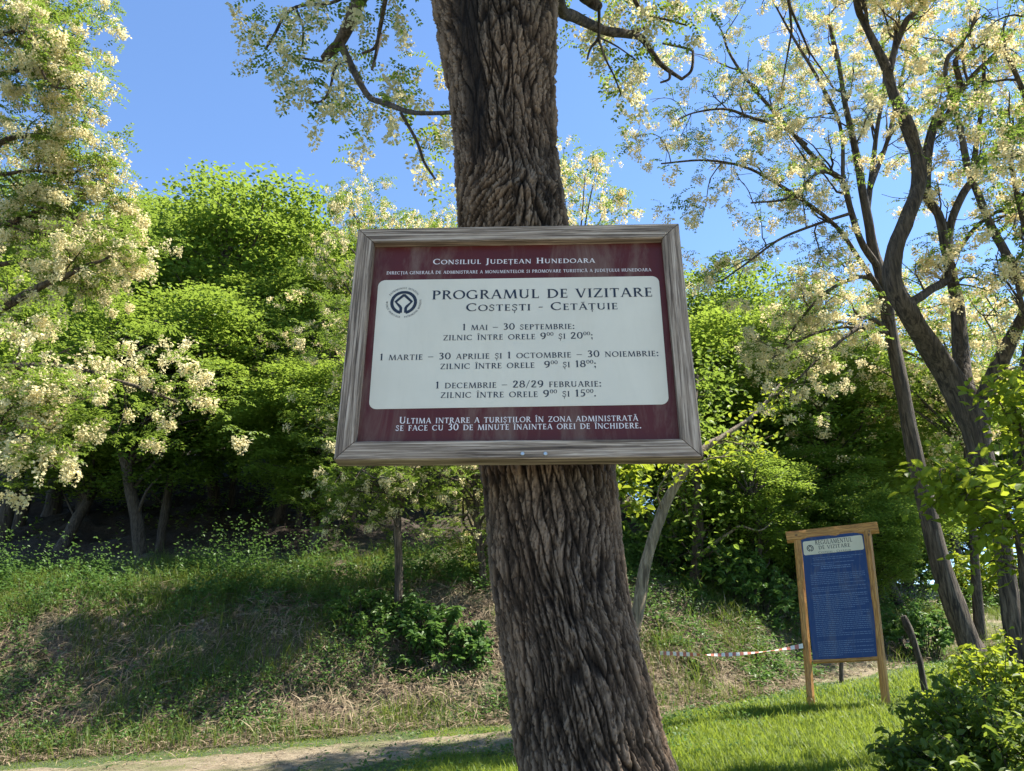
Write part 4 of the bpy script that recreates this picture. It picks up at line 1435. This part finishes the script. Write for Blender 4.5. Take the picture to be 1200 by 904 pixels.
for (px, py, Y, w, t) in [(840, 500, 30, 7, tplM), (905, 520, 28, 7, tplM), (975, 530, 27, 6.5, tplM), (1035, 540, 30, 6.5, tplM), (1095, 560, 33, 5.5, tplM), (1235, 480, 33, 6, tplM), (930, 560, 21, 4.5, tplM), (1010, 575, 22, 4.5, tplM), (860, 570, 20, 4.5, tplM), (1090, 480, 27, 6, tplC)]:
    plant(t, px, py, Y, w, LR, GR)

# single dark or pale stems under the crowns
def stem(name, label, pts, bark, leaves=None, nleaf=0, lsize=0.07, cat="tree", group=None, twigs=0, tw=0.5, bloom=None):
    P, r = limb_px(pts)
    base = P[0].copy()
    zg = float(H(base[0], base[1]))
    P = np.vstack([[base[0] + (base[0] - P[1][0]) * .05, base[1], min(zg, base[2]) - 0.15], P]) if base[2] > zg - 0.1 and cat != 'branch' else P
    r = np.append(r[0] * 1.1, r) if len(P) > len(r) else r
    root = empty(name, (P[0][0], P[0][1], zg), label, cat, group)
    wood, g, gb = Geo(), Geo(), Geo()
    wood.tube(P, r, 12, 0.12)
    tips = []
    if twigs:
        ramify(wood, P, r, tips, twigs, tw, 4, tw * 0.5, 0.35, 0.3, 0.0)
    if bloom is not None and tips:
        spray_tips(g, gb, SPR_LEAFY, tips, 0.75, bloom, 2, 0.12)
    elif tips and nleaf:
        C = np.array([t[0] for t in tips])
        n = nleaf * len(C)
        pos = np.repeat(C, nleaf, 0) + rs.randn(n, 3) * np.array([0.13, 0.13, 0.06]) * (tw / 0.5)
        v, f, a = leafset(n, LEAF6, pos, lsize * (0.7 + 0.6 * rs.rand(n)), np.full(n, 0.75), rs.rand(n) * 6.28, 0.3 + rs.randn(n) * 0.35, rs.randn(n) * 0.5)
        g.add(v, f, a)
    finish_tree(root, wood, g, gb, leaves or M_BRIGHT, bark)
    return root


stem("young_tree", "slender young tree with a straight brown stem on the bank left of the thick trunk",
     [(468, 770, 11.6, 12), (467, 740, 11.6, 11), (467, 680, 11.6, 10), (466, 620, 11.6, 9), (463, 575, 11.6, 8), (459, 550, 11.6, 6), (452, 500, 11.6, 5), (446, 430, 11.5, 4.5), (440, 350, 11.5, 3)], M_BARK, M_LOCUST, 0, twigs=44, tw=1.5, bloom=0.4)
stem("young_tree", "young tree with twin stems close behind the left side of the thick trunk",
     [(574, 770, 12.6, 12), (570, 720, 12.6, 10), (566, 670, 12.6, 9), (560, 620, 12.6, 8), (556, 560, 12.6, 6), (548, 500, 12.6, 5), (540, 420, 12.6, 4), (536, 340, 12.6, 3)], M_BARK, M_LOCUST, 0, twigs=40, tw=1.7, bloom=0.4)
stem("young_tree", "thin stem just right of the twin-stemmed one, behind the thick trunk",
     [(566, 740, 13.2, 8), (572, 690, 13.2, 7), (571, 640, 13.2, 6), (575, 580, 13.2, 5), (578, 500, 13.2, 3)], M_BARK, M_LOCUST, 0, twigs=10, tw=0.9, bloom=0.3)
stem("bent_tree", "pale bare trunk bent to the right behind the board's lower corner",
     [(740, 745, 10.6, 16), (748, 712, 10.6, 15), (755, 668, 10.6, 13.5), (766, 628, 10.6, 13), (783, 584, 10.6, 12), (804, 550, 10.6, 10), (828, 524, 10.7, 9), (850, 510, 10.8, 6), (885, 485, 11, 4), (915, 450, 11.2, 2.5)], M_BARKP, M_BRIGHT, 6, 0.08, twigs=8, tw=0.7)
stem("leafy_tree", "dark-stemmed tree with bright leaves standing on the bank right of the bent pale trunk",
     [(800, 742, 13.5, 26), (808, 715, 13.5, 19), (815, 675, 13.5, 15), (818, 625, 13.5, 13), (816, 570, 13.5, 11), (812, 510, 13.5, 9), (816, 440, 13.5, 6)], M_BARK, M_LOCUST, 22, 0.10, twigs=20, tw=1.15)
for (pts, lab) in [
    ([(-4, 650, 17, 16), (8, 600, 17, 15), (22, 555, 17, 13), (40, 480, 17, 10)], "leaning stem at the left picture edge under the dark canopy"),
    ([(14, 655, 18, 15), (26, 600, 18, 13), (44, 545, 18, 11), (60, 480, 18, 9)], "second leaning stem from the left edge under the dark canopy"),
    ([(62, 600, 19, 20), (70, 555, 19, 18), (82, 515, 19, 16), (95, 450, 19, 12)], "thick dark stem with a pale lit side under the left boughs"),
    ([(95, 620, 19, 16), (102, 560, 19, 15), (112, 510, 19, 13), (118, 450, 19, 10)], "dark upright stem right of the thick dark one"),
    ([(186, 650, 16.5, 11), (192, 610, 16.5, 10), (198, 570, 16.5, 9), (208, 530, 16.5, 8), (214, 470, 16.5, 6)], "thin greyish stem alone in the dark gap of the wood"),
    ([(350, 640, 18, 9), (352, 590, 18, 8), (355, 540, 18, 8), (360, 480, 18, 6)], "thin dark stem under the trees left of the board"),
    ([(378, 660, 16.5, 9), (381, 610, 16.5, 8), (386, 555, 16.5, 7), (392, 490, 16.5, 5)], "thin stem close to the lower left corner of the board"),
    ([(270, 640, 20, 10), (272, 580, 20, 9), (278, 520, 20, 8), (284, 460, 20, 6)], "dark stem deep under the dome-shaped tree"),
]:
    stem("woodland_stem", lab, pts, M_BARKD, cat="tree", twigs=3, tw=1.2, nleaf=6, leaves=M_WOODLEAF, lsize=0.11)
stem("dead_post", "short dark leaning stump of wood beside the path, right of the blue notice board",
     [(1080, 786, 9.9, 7), (1076, 768, 9.9, 6.5), (1070, 750, 9.9, 7.5), (1063, 733, 9.9, 9), (1058, 722, 9.9, 6)], M_BARKD, cat="stump")
stem("stake", "thin wooden stake standing behind the blue notice board, seen between its legs",
     [(986, 795, 11.5, 5), (986, 785, 11.5, 5), (986, 774, 11.5, 5), (985, 760, 11.5, 5)], M_BARK, cat="stake")
stem("fallen_branch", "pale dead branch reaching sideways from the dark stem near the blue notice board",
     [(814, 655, 13.5, 4), (838, 636, 13.3, 3.6), (856, 624, 13.2, 3), (868, 617, 13.1, 2.6), (890, 622, 13.0, 1.8), (905, 612, 13, 1.2)], M_BARKP, cat="branch")

# ------------------------------------------------------------------ the blue notice board
nl, nrp = at(951, 816, 9.55), at(1037, 808, 9.25)
nl[2], nrp[2] = float(H(nl[0], nl[1])), float(H(nrp[0], nrp[1]))
mid = (nl + nrp) / 2
wB = float(np.linalg.norm((nrp - nl)[:2]))
ang_ = math.atan2(nrp[1] - nl[1], nrp[0] - nl[0])
NB = empty("notice_board", (mid[0], mid[1], min(nl[2], nrp[2])), "blue notice board between two honey-brown timber posts on the grass", "notice board")
NB.rotation_euler = (0, R_(0.8), ang_)
zt = at(980, 624, 9.4)[2] - NB.location[2]
print("notice board", wB, zt, nl, nrp)


def loc_board(px, py):
    """board coordinates (x along, z up) of a seen point"""
    n = np.array([-math.sin(ang_), math.cos(ang_), 0])
    d = ray(px, py)
    o = np.array(NB.location)
    q = EYE + d * (((o - EYE) @ n) / (d @ n)) - o
    return np.array([q[0] * math.cos(ang_) + q[1] * math.sin(ang_), q[2]])


def bar(name, ends, w, d, m, bend=0.0, n=14):
    """squared timber from one end to the other, corners eased, a little crooked"""
    a, b = np.asarray(ends[0], float), np.asarray(ends[1], float)
    L = np.linalg.norm(b - a)
    g = Geo()
    rows = []
    for t in np.linspace(0, 1, n):
        e = bend * math.sin(t * math.pi) + 0.004 * rs.randn()
        s = w * (1 + 0.04 * rs.randn())
        pr = []
        for k in range(8):
            aa = math.pi / 8 + k * math.pi / 4
            pr.append((s / 2 * np.clip(1.25 * math.cos(aa), -1, 1) + e, d / 2 * np.clip(1.25 * math.sin(aa), -1, 1), t * L))
        rows.append(pr)
    v = np.array(rows).reshape(-1, 3)
    f = [[i * 8 + k, i * 8 + (k + 1) % 8, (i + 1) * 8 + (k + 1) % 8, (i + 1) * 8 + k] for i in range(n - 1) for k in range(8)]
    f += [[0, 7, 6, 5], [0, 5, 4, 3], [0, 3, 2, 1]]
    q = (n - 1) * 8
    f += [[q, q + 1, q + 2, q + 3], [q, q + 3, q + 4, q + 5], [q, q + 5, q + 6, q + 7]]
    g.add(v, f)
    o = link(name, g.mesh(name, [m]), NB)
    o.location = a
    o.rotation_euler = Vector(b - a).to_track_quat('Z', 'Y').to_euler()
    return o


pl0, pl1 = loc_board(950, 822), loc_board(932, 634)
pr0, pr1 = loc_board(1037, 816), loc_board(1013, 622)
bar("post", ((pl0[0], 0.0, pl0[1] - 0.1), (pl1[0], 0, pl1[1])), 0.085, 0.085, M_POST, 0.012)
bar("post", ((pr0[0], 0.0, pr0[1] - 0.1), (pr1[0], 0, pr1[1])), 0.10, 0.09, M_POST, 0.014)
c0, c1 = loc_board(919, 631), loc_board(1026, 618)
bar("top_beam", ((c0[0], -0.005, c0[1]), (c1[0], -0.005, c1[1])), 0.052, 0.14, M_POST, 0.006)
d0, d1 = loc_board(950, 776), loc_board(1031, 771)
bar("bottom_beam", ((d0[0] + 0.02, 0.0, d0[1]), (d1[0] - 0.02, 0, d1[1])), 0.055, 0.05, M_POST)
cB = [loc_board(*q) for q in ((952, 774), (1029, 769), (1010, 623), (936, 632))]
pb = field("panel", cB, 0.005, M_BLUE, -0.012, NB, 0.012)
tag(pb, label="blue printed panel")
cH = [loc_board(*q) for q in ((940, 652), (1010, 644), (1007, 627), (938, 636))]
hf = field("header_field", cH, 0.022, M_WHITE, -0.0245, NB, 0.0015)


def flat_nb(name, geo, m, depth, par):
    v = np.concatenate(geo.v)
    w = np.column_stack([v[:, 0], depth - v[:, 2], v[:, 1]])
    return link(name, raw_mesh(name, w, np.concatenate(geo.f), [m]), par)


geo = Geo()
pxB = 1.0 / ppm(np.array(NB.location) + np.array([0, 0, 1.5]))
text_geo(geo, "REGULAMENTUL", loc_board(953, 639.5), loc_board(996, 635), 5.2 * pxB)
flat_nb("title_lettering", geo, M_INK, -0.0265, hf)
geo = Geo()
text_geo(geo, "DE VIZITARE", loc_board(957, 644.8), loc_board(994, 641), 4.3 * pxB)
flat_nb("title_lettering", geo, M_INK, -0.0265, hf)
geo = Geo()
text_geo(geo, "Coste\u0219ti - Cet\u0103\u021buie", loc_board(957, 649.5), loc_board(995, 646), 2.6 * pxB)
flat_nb("title_lettering", geo, M_INK, -0.0265, hf)
geo = Geo()
emblem_geo(geo, loc_board(947, 643.5), 4.6 * pxB, 0.0, False)
flat_nb("emblem", geo, M_INK, -0.0265, hf)
# the small print: rows too fine to read, as runs of short strokes
geo = Geo()
tl, tr_, bl, br_ = loc_board(941, 655), loc_board(1010, 648), loc_board(955, 771), loc_board(1027, 766)
nrow = 52
ind = 0.0
for k in range(nrow):
    f_ = (k + 0.5) / nrow
    a, b = tl + (bl - tl) * f_, tr_ + (br_ - tr_) * f_
    if rs.rand() < 0.10:
        if len(geo.v) > 30:
            flat_nb("paragraph_lettering", geo, M_PALEINK, -0.0245, pb)
            geo = Geo()
        continue
    s0 = 0.06 if k > 8 else 0.04 + 0.1 * rs.rand()
    s1 = 0.97 if rs.rand() < 0.55 else 0.45 + 0.5 * rs.rand()
    if k in (5, 6):
        s0, s1 = 0.25, 0.75
    x = s0
    h = 0.0062 if k not in (5, 6, 20) else 0.009
    while x < s1:
        w = 0.018 + 0.05 * rs.rand()
        e = min(x + w, s1)
        p, q = a + (b - a) * x, a + (b - a) * e
        geo.add([[p[0], p[1] - h / 2, 0], [q[0], q[1] - h / 2, 0], [q[0], q[1] + h / 2, 0], [p[0], p[1] + h / 2, 0]], [[0, 1, 2, 3]])
        x = e + 0.009
flat_nb("paragraph_lettering", geo, M_PALEINK, -0.0245, pb)

# ------------------------------------------------------------------ barrier tape
A, B = at(941, 757, 9.5), at(772, 772, 11.0)
B[2] = max(B[2], float(H(B[0], B[1])) + 0.12)
n = 80
t = np.linspace(0, 1, n)
C = A[None] * (1 - t[:, None]) + B[None] * t[:, None]
C[:, 2] -= 0.07 * np.sin(t * np.pi) * (1 - 0.3 * t)
tw = 0.9 * np.sin(t * 9) + 0.5 * t * 6
hw = 0.026
N_ = np.stack([0.25 * np.sin(tw), 0.8 * np.sin(tw), np.cos(tw)], -1)
N_ /= np.linalg.norm(N_, axis=1)[:, None]
v = np.stack([C - N_ * hw, C + N_ * hw], 1).reshape(-1, 3)
f = np.array([[2 * i, 2 * i + 1, 2 * i + 3, 2 * i + 2] for i in range(n - 1)])
M_TW, M_TR = plain("tape_white", (0.75, 0.74, 0.70), 0.4), plain("tape_red", (0.50, 0.17, 0.12), 0.4)
tape = link("barrier_tape", raw_mesh("barrier_tape", v - A, f, [M_TW, M_TR], (np.arange(n - 1) // 2) % 2))
tape.location = A
tag(tape, "red and white striped barrier tape tied to the blue notice board's left post", "barrier tape")

# ------------------------------------------------------------------ grass, weeds, litter
def blades(n, x0, x1, y0, y1, h0, h1, keepf, w=0.006, bend=0.5, low=False):
    x = x0 + (x1 - x0) * rs.rand(n)
    y = y0 + (y1 - y0) * rs.rand(n)
    k = rs.rand(n) < keepf(x, y)
    x, y = x[k], y[k]
    n = len(x)
    z = H(x, y) - 0.01
    hh = (h0 + (h1 - h0) * rs.rand(n) ** 1.5) * (0.5 + 1.0 * fbm(x * 1.7, y * 1.7, 71)) * np.where(rs.rand(n) < 0.03, 1.7, 1.0)
    if low:
        hh = hh * (0.3 + 0.7 * smooth((path_dist(x, y) - 0.9) / 3.0))
    a = rs.rand(n) * 6.28
    dx, dy = np.cos(a), np.sin(a)
    bx, by = np.cos(a + 1.57) * w / 2, np.sin(a + 1.57) * w / 2
    be = bend * hh * (0.3 + rs.rand(n))
    sc = 0.8 + 0.5 * rs.rand(n)
    bx, by = bx * sc, by * sc
    P0 = np.stack([x - bx, y - by, z], -1)
    P1 = np.stack([x + bx, y + by, z], -1)
    mx, my, mz = x + dx * be * .35, y + dy * be * .35, z + hh * .6
    P2 = np.stack([mx + bx * .8, my + by * .8, mz], -1)
    P3 = np.stack([mx - bx * .8, my - by * .8, mz], -1)
    tx, ty, tz_ = x + dx * be, y + dy * be, z + hh * (1 - 0.15 * bend)
    P4 = np.stack([tx + bx * .15, ty + by * .15, tz_], -1)
    P5 = np.stack([tx - bx * .15, ty - by * .15, tz_], -1)
    v = np.stack([P0, P1, P2, P3, P4, P5], 1).reshape(-1, 3)
    b0 = (np.arange(n) * 6)[:, None]
    f = np.concatenate([b0 + np.array([0, 1, 2, 3]), b0 + np.array([3, 2, 4, 5])])
    r = np.clip(0.45 + 0.5 * (vnoise(x * 0.9, y * 0.9, 72) - 0.5) + rs.randn(n) * 0.2, 0, 1)
    return v, f, np.repeat(r, 6)


def sbank(x, y):
    return y - yb(x)


def mead(x, y):
    pd = path_dist(x, y)
    s = sbank(x, y)
    d = smooth((pd - 0.62 - 0.5 * (fbm(x * 2.2, y * 2.2, 87) - 0.5)) / 0.4) + 0.5 * (pd < 1) * smooth((fbm(x * 1.4, y * 1.4, 89) - 0.5) / 0.1)
    edge = 1 - smooth((s - 0.25 + 1.2 * (fbm(x * 1.3, y * 1.3, 73) - 0.5)) / 0.5)
    return np.clip(d, 0, 1) * edge


g = Geo()
for (n, x0, x1, y0, y1, h0, h1, w) in [(240000, -1, 6.5, 4.6, 9.5, 0.04, 0.15, 0.0065), (130000, -8, 3, 6.0, 11, 0.03, 0.11, 0.007), (110000, 1, 12, 9, 17, 0.04, 0.14, 0.009), (20000, -5, 5, 1, 5, 0.05, 0.13, 0.008)]:
    v, f, a = blades(n, x0, x1, y0, y1, h0, h1, mead, w, 0.6, True)
    g.add(v, f, a)
tag(link("grass", g.mesh("grass", [M_GRASS])), "short bright green grass on the clearing floor", "grass", kind="stuff")

# long grass along the lip of the bank and in tufts down its face
g = Geo()


def lip(x, y):
    s = sbank(x, y)
    n = fbm(x * 0.9, y * 0.9, 74)
    a = smooth((s - 2.5 + 2.2 * (n - 0.5)) / 0.6) * (1 - smooth((s - 5.5) / 1.5)) * (0.12 + 0.88 * smooth((fbm(x * 1.6, y * 1.6, 85) - 0.50) / 0.07))
    b = 0.55 * smooth((fbm(x * 0.9 + 3, y * 0.9, 75) - 0.57) / 0.05) * (s > 0.2) * (s < 4)
    c = 0.3 * (s > -0.2) * (s < 0.5) * (n > 0.47)
    return np.clip(np.maximum(np.maximum(a, b), c), 0, 1)


v, f, a = blades(210000, -12, 4, 8.3, 17, 0.08, 0.36, lip, 0.0065, 0.8)
g.add(v, f, a)
v, f, a = blades(90000, 3, 13, 10, 22, 0.08, 0.34, lip, 0.0075, 0.8)
g.add(v, f, a)
tag(link("long_grass", g.mesh("long_grass", [M_LONG])), "long tufted grass on the bank", "grass", kind="stuff")

# leafy weeds on the terrace above the bank and creeping plants on its face
def herbs(n, x0, x1, y0, y1, keepf, h0, h1, per, leaf):
    x = x0 + (x1 - x0) * rs.rand(n)
    y = y0 + (y1 - y0) * rs.rand(n)
    k = rs.rand(n) < keepf(x, y)
    x, y = x[k], y[k]
    n = len(x)
    z = H(x, y)
    hh = (h0 + (h1 - h0) * rs.rand(n) ** 1.3) * (0.5 + vnoise(x * 0.8, y * 0.8, 76))
    t = np.tile((np.arange(per) + 0.6) / per, n) + rs.randn(n * per) * 0.08
    hh = hh * (0.45 + 1.1 * smooth((fbm(x * 1.5, y * 1.5, 86) - 0.42) / 0.18))
    H_ = np.repeat(hh, per)
    a = rs.rand(n * per) * 6.28
    sp = 0.3 * leaf + 0.07 * H_ * rs.rand(n * per)
    lean = np.repeat(rs.randn(n, 2) * 0.13, per, 0)
    pos = np.stack([np.repeat(x, per) + np.cos(a) * sp + lean[:, 0] * t * H_, np.repeat(y, per) + np.sin(a) * sp + lean[:, 1] * t * H_, np.repeat(z, per) + t * H_ + 0.02], -1)
    N = n * per
    rv = np.clip(np.repeat(0.4 + 0.5 * (vnoise(x * 1.1, y * 1.1, 77) - 0.5) + rs.randn(n) * 0.15, per) + 0.1 * rs.randn(N), 0, 1)
    return leafset(N, LEAF4, pos, leaf * (0.6 + 0.8 * rs.rand(N)) * (1.15 - 0.4 * t), np.full(N, 0.62), a + rs.randn(N) * 0.4, 0.15 + rs.randn(N) * 0.45, rs.randn(N) * 0.4, rv)


g = Geo()


def terrace(x, y):
    s = sbank(x, y)
    n = fbm(x * 0.8, y * 0.8, 78)
    return smooth((s - 2.7 + 2.4 * (n - 0.5)) / 0.7) * (1 - smooth((s - 4.3) / 0.8)) * (0.3 + 0.7 * smooth((fbm(x * 1.5, y * 1.5, 86) - 0.40) / 0.12))


def creep(x, y):
    s = sbank(x, y)
    return 0.9 * smooth((fbm(x * 1.0, y * 1.0, 79) - 0.46) / 0.07) * (s > 0.1) * (s < 4.5)


v, f, a = herbs(17000, -13, 4, 11, 19, terrace, 0.15, 0.62, 14, 0.065)
g.add(v, f, a)
v, f, a = herbs(5000, 3, 14, 11, 26, terrace, 0.2, 0.8, 16, 0.09)
g.add(v, f, a)
v, f, a = herbs(26000, -12, 4, 9, 15, creep, 0.04, 0.24, 6, 0.05)
g.add(v, f, a)
v, f, a = herbs(9000, 2, 9, 10.5, 19, creep, 0.05, 0.30, 6, 0.065)
g.add(v, f, a)
v, f, a = herbs(9000, -4, 8, 4.6, 13, lambda x, y: mead(x, y) * smooth((fbm(x * 1.3, y * 1.3, 91) - 0.46) / 0.1), 0.02, 0.13, 5, 0.04)
g.add(v, f, a)
tag(link("weeds", g.mesh("weeds", [M_WEED])), "leafy weeds and creeping plants over the bank", "weeds", kind="stuff")

# sparse undergrowth on the dark floor of the wood
g = Geo()
v, f, a = herbs(1500, -16, 6, 16, 32, lambda x, y: (sbank(x, y) > 8.5) * smooth((fbm(x * .6, y * .6, 80) - .42) / .15), 0.3, 1.6, 14, 0.10)
g.add(v, f, a)
tag(link("undergrowth", g.mesh("undergrowth", [M_WOODLEAF])), "sparse leafy undergrowth below the trees", "undergrowth", kind="stuff")

# dry stalks and dead leaves lying on the bank
def litter(n, x0, x1, y0, y1, onpath=False):
    x = x0 + (x1 - x0) * rs.rand(n)
    y = y0 + (y1 - y0) * rs.rand(n)
    s = sbank(x, y)
    k = (s > -0.15) & (s < 4.5) & (rs.rand(n) < 0.62 + 0.38 * smooth((fbm(x * 0.8, y * 0.8, 81) - 0.42) / 0.12))
    if onpath:
        pd = path_dist(x, y)
        k = (s < 0.3) & (pd < 1.5) & (rs.rand(n) < 0.15 + 0.85 * smooth((fbm(x * 1.5, y * 1.5, 88) - 0.44) / 0.1))
    x, y = x[k], y[k]
    n = len(x)
    e = 0.05
    pit = np.arctan((H(x, y + e) - H(x, y)) / e)
    ya = rs.rand(n) * 6.28
    st = rs.rand(n) < 0.78
    L = np.where(st, 0.05 + 0.30 * rs.rand(n) ** 2.5, 0.025 + 0.05 * rs.rand(n)) * (0.55 if onpath else 1)
    W = np.where(st, 0.05, 0.6)
    pos = np.stack([x, y, H(x, y) + (0.018 if onpath else 0.008) + 0.03 * rs.rand(n)], -1)
    return leafset(n, LEAF4, pos, L, W, ya, -np.sin(ya) * pit * 0.9 + rs.randn(n) * 0.25, np.cos(ya) * pit * 0.6 + rs.randn(n) * 0.4)


g = Geo()
g.add(*litter(210000, -12, 4, 8.5, 15))
g.add(*litter(60000, 1, 9, 10, 18))
g.add(*litter(26000, -9, 4, 6, 12, True))
tag(link("leaf_litter", g.mesh("leaf_litter", [M_LITTER])), "dry straw and dead leaves on the bank", "leaf litter", kind="stuff")

# earth-coloured stones in the bank's broken edge
for k, (px, py, s, lab) in enumerate([(106, 735, 0.17, "rounded brown stone in the broken edge of the bank, leftmost of three"), (122, 732, 0.20, "largest brown stone in the broken edge of the bank"), (141, 738, 0.16, "brown stone right of the largest one in the broken edge"),
                                      (128, 752, 0.13, "small stone lying below the three in the broken bank edge")]):
    P = hit(px, py, 6, 30)
    u, vv = np.meshgrid(np.linspace(0, 2 * np.pi, 17)[:-1], np.linspace(-1.5, 1.5, 9))
    rr_ = s * (0.8 + 0.9 * (fbm(np.cos(u) * 1.9 + k * 7, np.sin(u) * 1.5 + vv, 90 + k) - 0.5) * 2)
    v = np.stack([rr_ * np.cos(vv) * np.cos(u) * 1.15, rr_ * np.cos(vv) * np.sin(u) * 0.8, rr_ * np.sin(vv) * 0.75], -1)
    i = np.arange(9 * 16).reshape(9, 16)
    f = np.stack([i[:-1], np.roll(i, -1, 1)[:-1], np.roll(i, -1, 1)[1:], i[1:]], -1).reshape(-1, 4)
    f = np.vstack([f, [[0, 15 - q, 14 - q, 13 - q] for q in range(0, 13, 2)], [[128, 129 + q, 130 + q, 131 + q] for q in range(0, 13, 2)]])
    o = link("stone", raw_mesh("stone", v.reshape(-1, 3), f, [M_STONE], None, None, True))
    o.location = P + np.array([0, 0.05, -0.04])
    tag(o, lab, "stone")


# ------------------------------------------------------------------ bushes
def bush(label, centre_px, Y, size, nstem, per, leaf, ml, name="bush", height=None, lit_top=True):
    P = at(*centre_px, Y)
    P[2] = float(H(P[0], P[1]))
    root = empty(name, P, label, "bush")
    wood, g = Geo(), Geo()
    hx, hy, hz = size
    for k in range(nstem):
        a, r = rs.rand() * 6.28, math.sqrt(rs.rand())
        ex, ey = math.cos(a) * r, math.sin(a) * r
        tip = np.array([ex * hx, ey * hy, hz * (0.45 + 0.65 * rs.rand()) * (1 - 0.45 * r * r)])
        b0 = np.array([ex * hx * 0.45, ey * hy * 0.45, -0.05])
        b0[2] = float(H(P[0] + b0[0], P[1] + b0[1])) - P[2] - 0.05
        tip[2] += float(H(P[0] + tip[0], P[1] + tip[1])) - P[2]
        m = (b0 + tip) / 2 + np.array([0, 0, 0.14 * hz]) + rs.randn(3) * 0.04
        c = spline([b0, m, tip], 8) + P
        wood.tube(c, np.linspace(0.007, 0.0025, 8), 4)
        n = per
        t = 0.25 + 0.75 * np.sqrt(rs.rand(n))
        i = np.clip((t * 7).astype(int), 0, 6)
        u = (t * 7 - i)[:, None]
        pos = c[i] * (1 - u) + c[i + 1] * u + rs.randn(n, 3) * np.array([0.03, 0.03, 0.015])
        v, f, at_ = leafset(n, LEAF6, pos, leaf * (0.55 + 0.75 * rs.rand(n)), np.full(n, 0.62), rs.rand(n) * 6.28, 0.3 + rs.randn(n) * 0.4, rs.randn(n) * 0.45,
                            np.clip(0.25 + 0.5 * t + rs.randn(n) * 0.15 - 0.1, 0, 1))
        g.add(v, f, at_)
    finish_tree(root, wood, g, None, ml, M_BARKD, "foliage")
    for ch in root.children:
        if ch.name.startswith("trunk"):
            ch.name = "stems"
    return root


bush("dense leafy bush with glossy oval leaves in the bottom corner below the forked trunk", (1200, 865), 5.2, (0.9, 0.8, 0.88), 300, 34, 0.062, M_BUSH)
bush("taller loose bush with yellow-green leaves around the foot of the forked trunk", (1175, 760), 6.4, (0.65, 0.5, 1.05), 100, 28, 0.07, M_BRIGHT)
bush("low sprawling bush with pale leaf tips between the grass and the glossy bush", (1112, 852), 5.6, (0.36, 0.45, 0.45), 70, 22, 0.06, M_BRIGHT)
bush("broad-leaved low bush below the slender young tree on the bank", (500, 790), 11.2, (0.75, 0.45, 0.6), 60, 22, 0.10, M_WEED)
bush("small broad-leaved weed bush close to the left side of the thick trunk", (552, 768), 11.0, (0.3, 0.22, 0.55), 26, 16, 0.10, M_WEED)
bush("dark bushy growth on the bank left of the slender young tree", (420, 775), 11.5, (0.6, 0.4, 0.45), 50, 22, 0.08, M_WEED)
bush("leafy shrub on the bank right of the dark-stemmed leafy tree", (880, 720), 13.5, (1.1, 0.7, 1.1), 90, 26, 0.11, M_WEED)
bush("shrub filling the gap between the bent pale trunk and the dark-stemmed tree", (778, 705), 14.0, (0.8, 0.6, 1.2), 70, 26, 0.11, M_WEED)
bush("dark shrub behind the blue notice board's left post", (920, 700), 15.5, (1.0, 0.8, 1.5), 80, 26, 0.12, M_WOODLEAF)
bush("shrub beside the path where it enters the trees", (1066, 705), 13.5, (0.7, 0.6, 0.9), 60, 26, 0.10, M_WEED)
for lab_, px_, Y_ in (("dense dark bush on the ridge between the blue notice board and the leafy shrub", 900, 21.0), ("dense dark bush on the ridge directly behind the blue notice board", 975, 20.5),
                      ("dense dark bush on the ridge left of where the path meets the sky", 1045, 22.0)):
    bush(lab_, (px_, 690), Y_, (1.9, 1.0, 2.3), 110, 34, 0.15, M_WEED)
bush("sunlit round bush on the ridge at the far end of the path", (1165, 690), 20.0, (1.6, 1.2, 1.5), 90, 30, 0.14, M_BRIGHT)

# bright sapling hanging over the right edge
stem("sapling", "sapling with bright yellow-green leaves in front of the forked trunk",
     [(1215, 800, 5.6, 9), (1205, 720, 5.6, 8), (1196, 650, 5.6, 7), (1180, 600, 5.5, 5), (1160, 565, 5.4, 4), (1138, 548, 5.3, 2)], M_BARK, M_BRIGHT, 7, 0.085, twigs=14, tw=0.42)
stem("sapling", "sapling with bright leaf sprays at the right edge above the leafy bush",
     [(1225, 780, 5.9, 9), (1215, 660, 5.9, 8), (1206, 560, 5.9, 6), (1195, 500, 5.8, 4), (1185, 470, 5.7, 2)], M_BARK, M_BRIGHT, 7, 0.08, twigs=14, tw=0.4)
stem("sapling", "small sapling with bright leaves beside the thick trunk, under the board's right side",
     [(722, 640, 7.0, 5), (726, 600, 7.0, 4), (730, 570, 7.0, 3), (734, 548, 7.0, 2)], M_BARK, M_BRIGHT, 6, 0.075, twigs=8, tw=0.22)
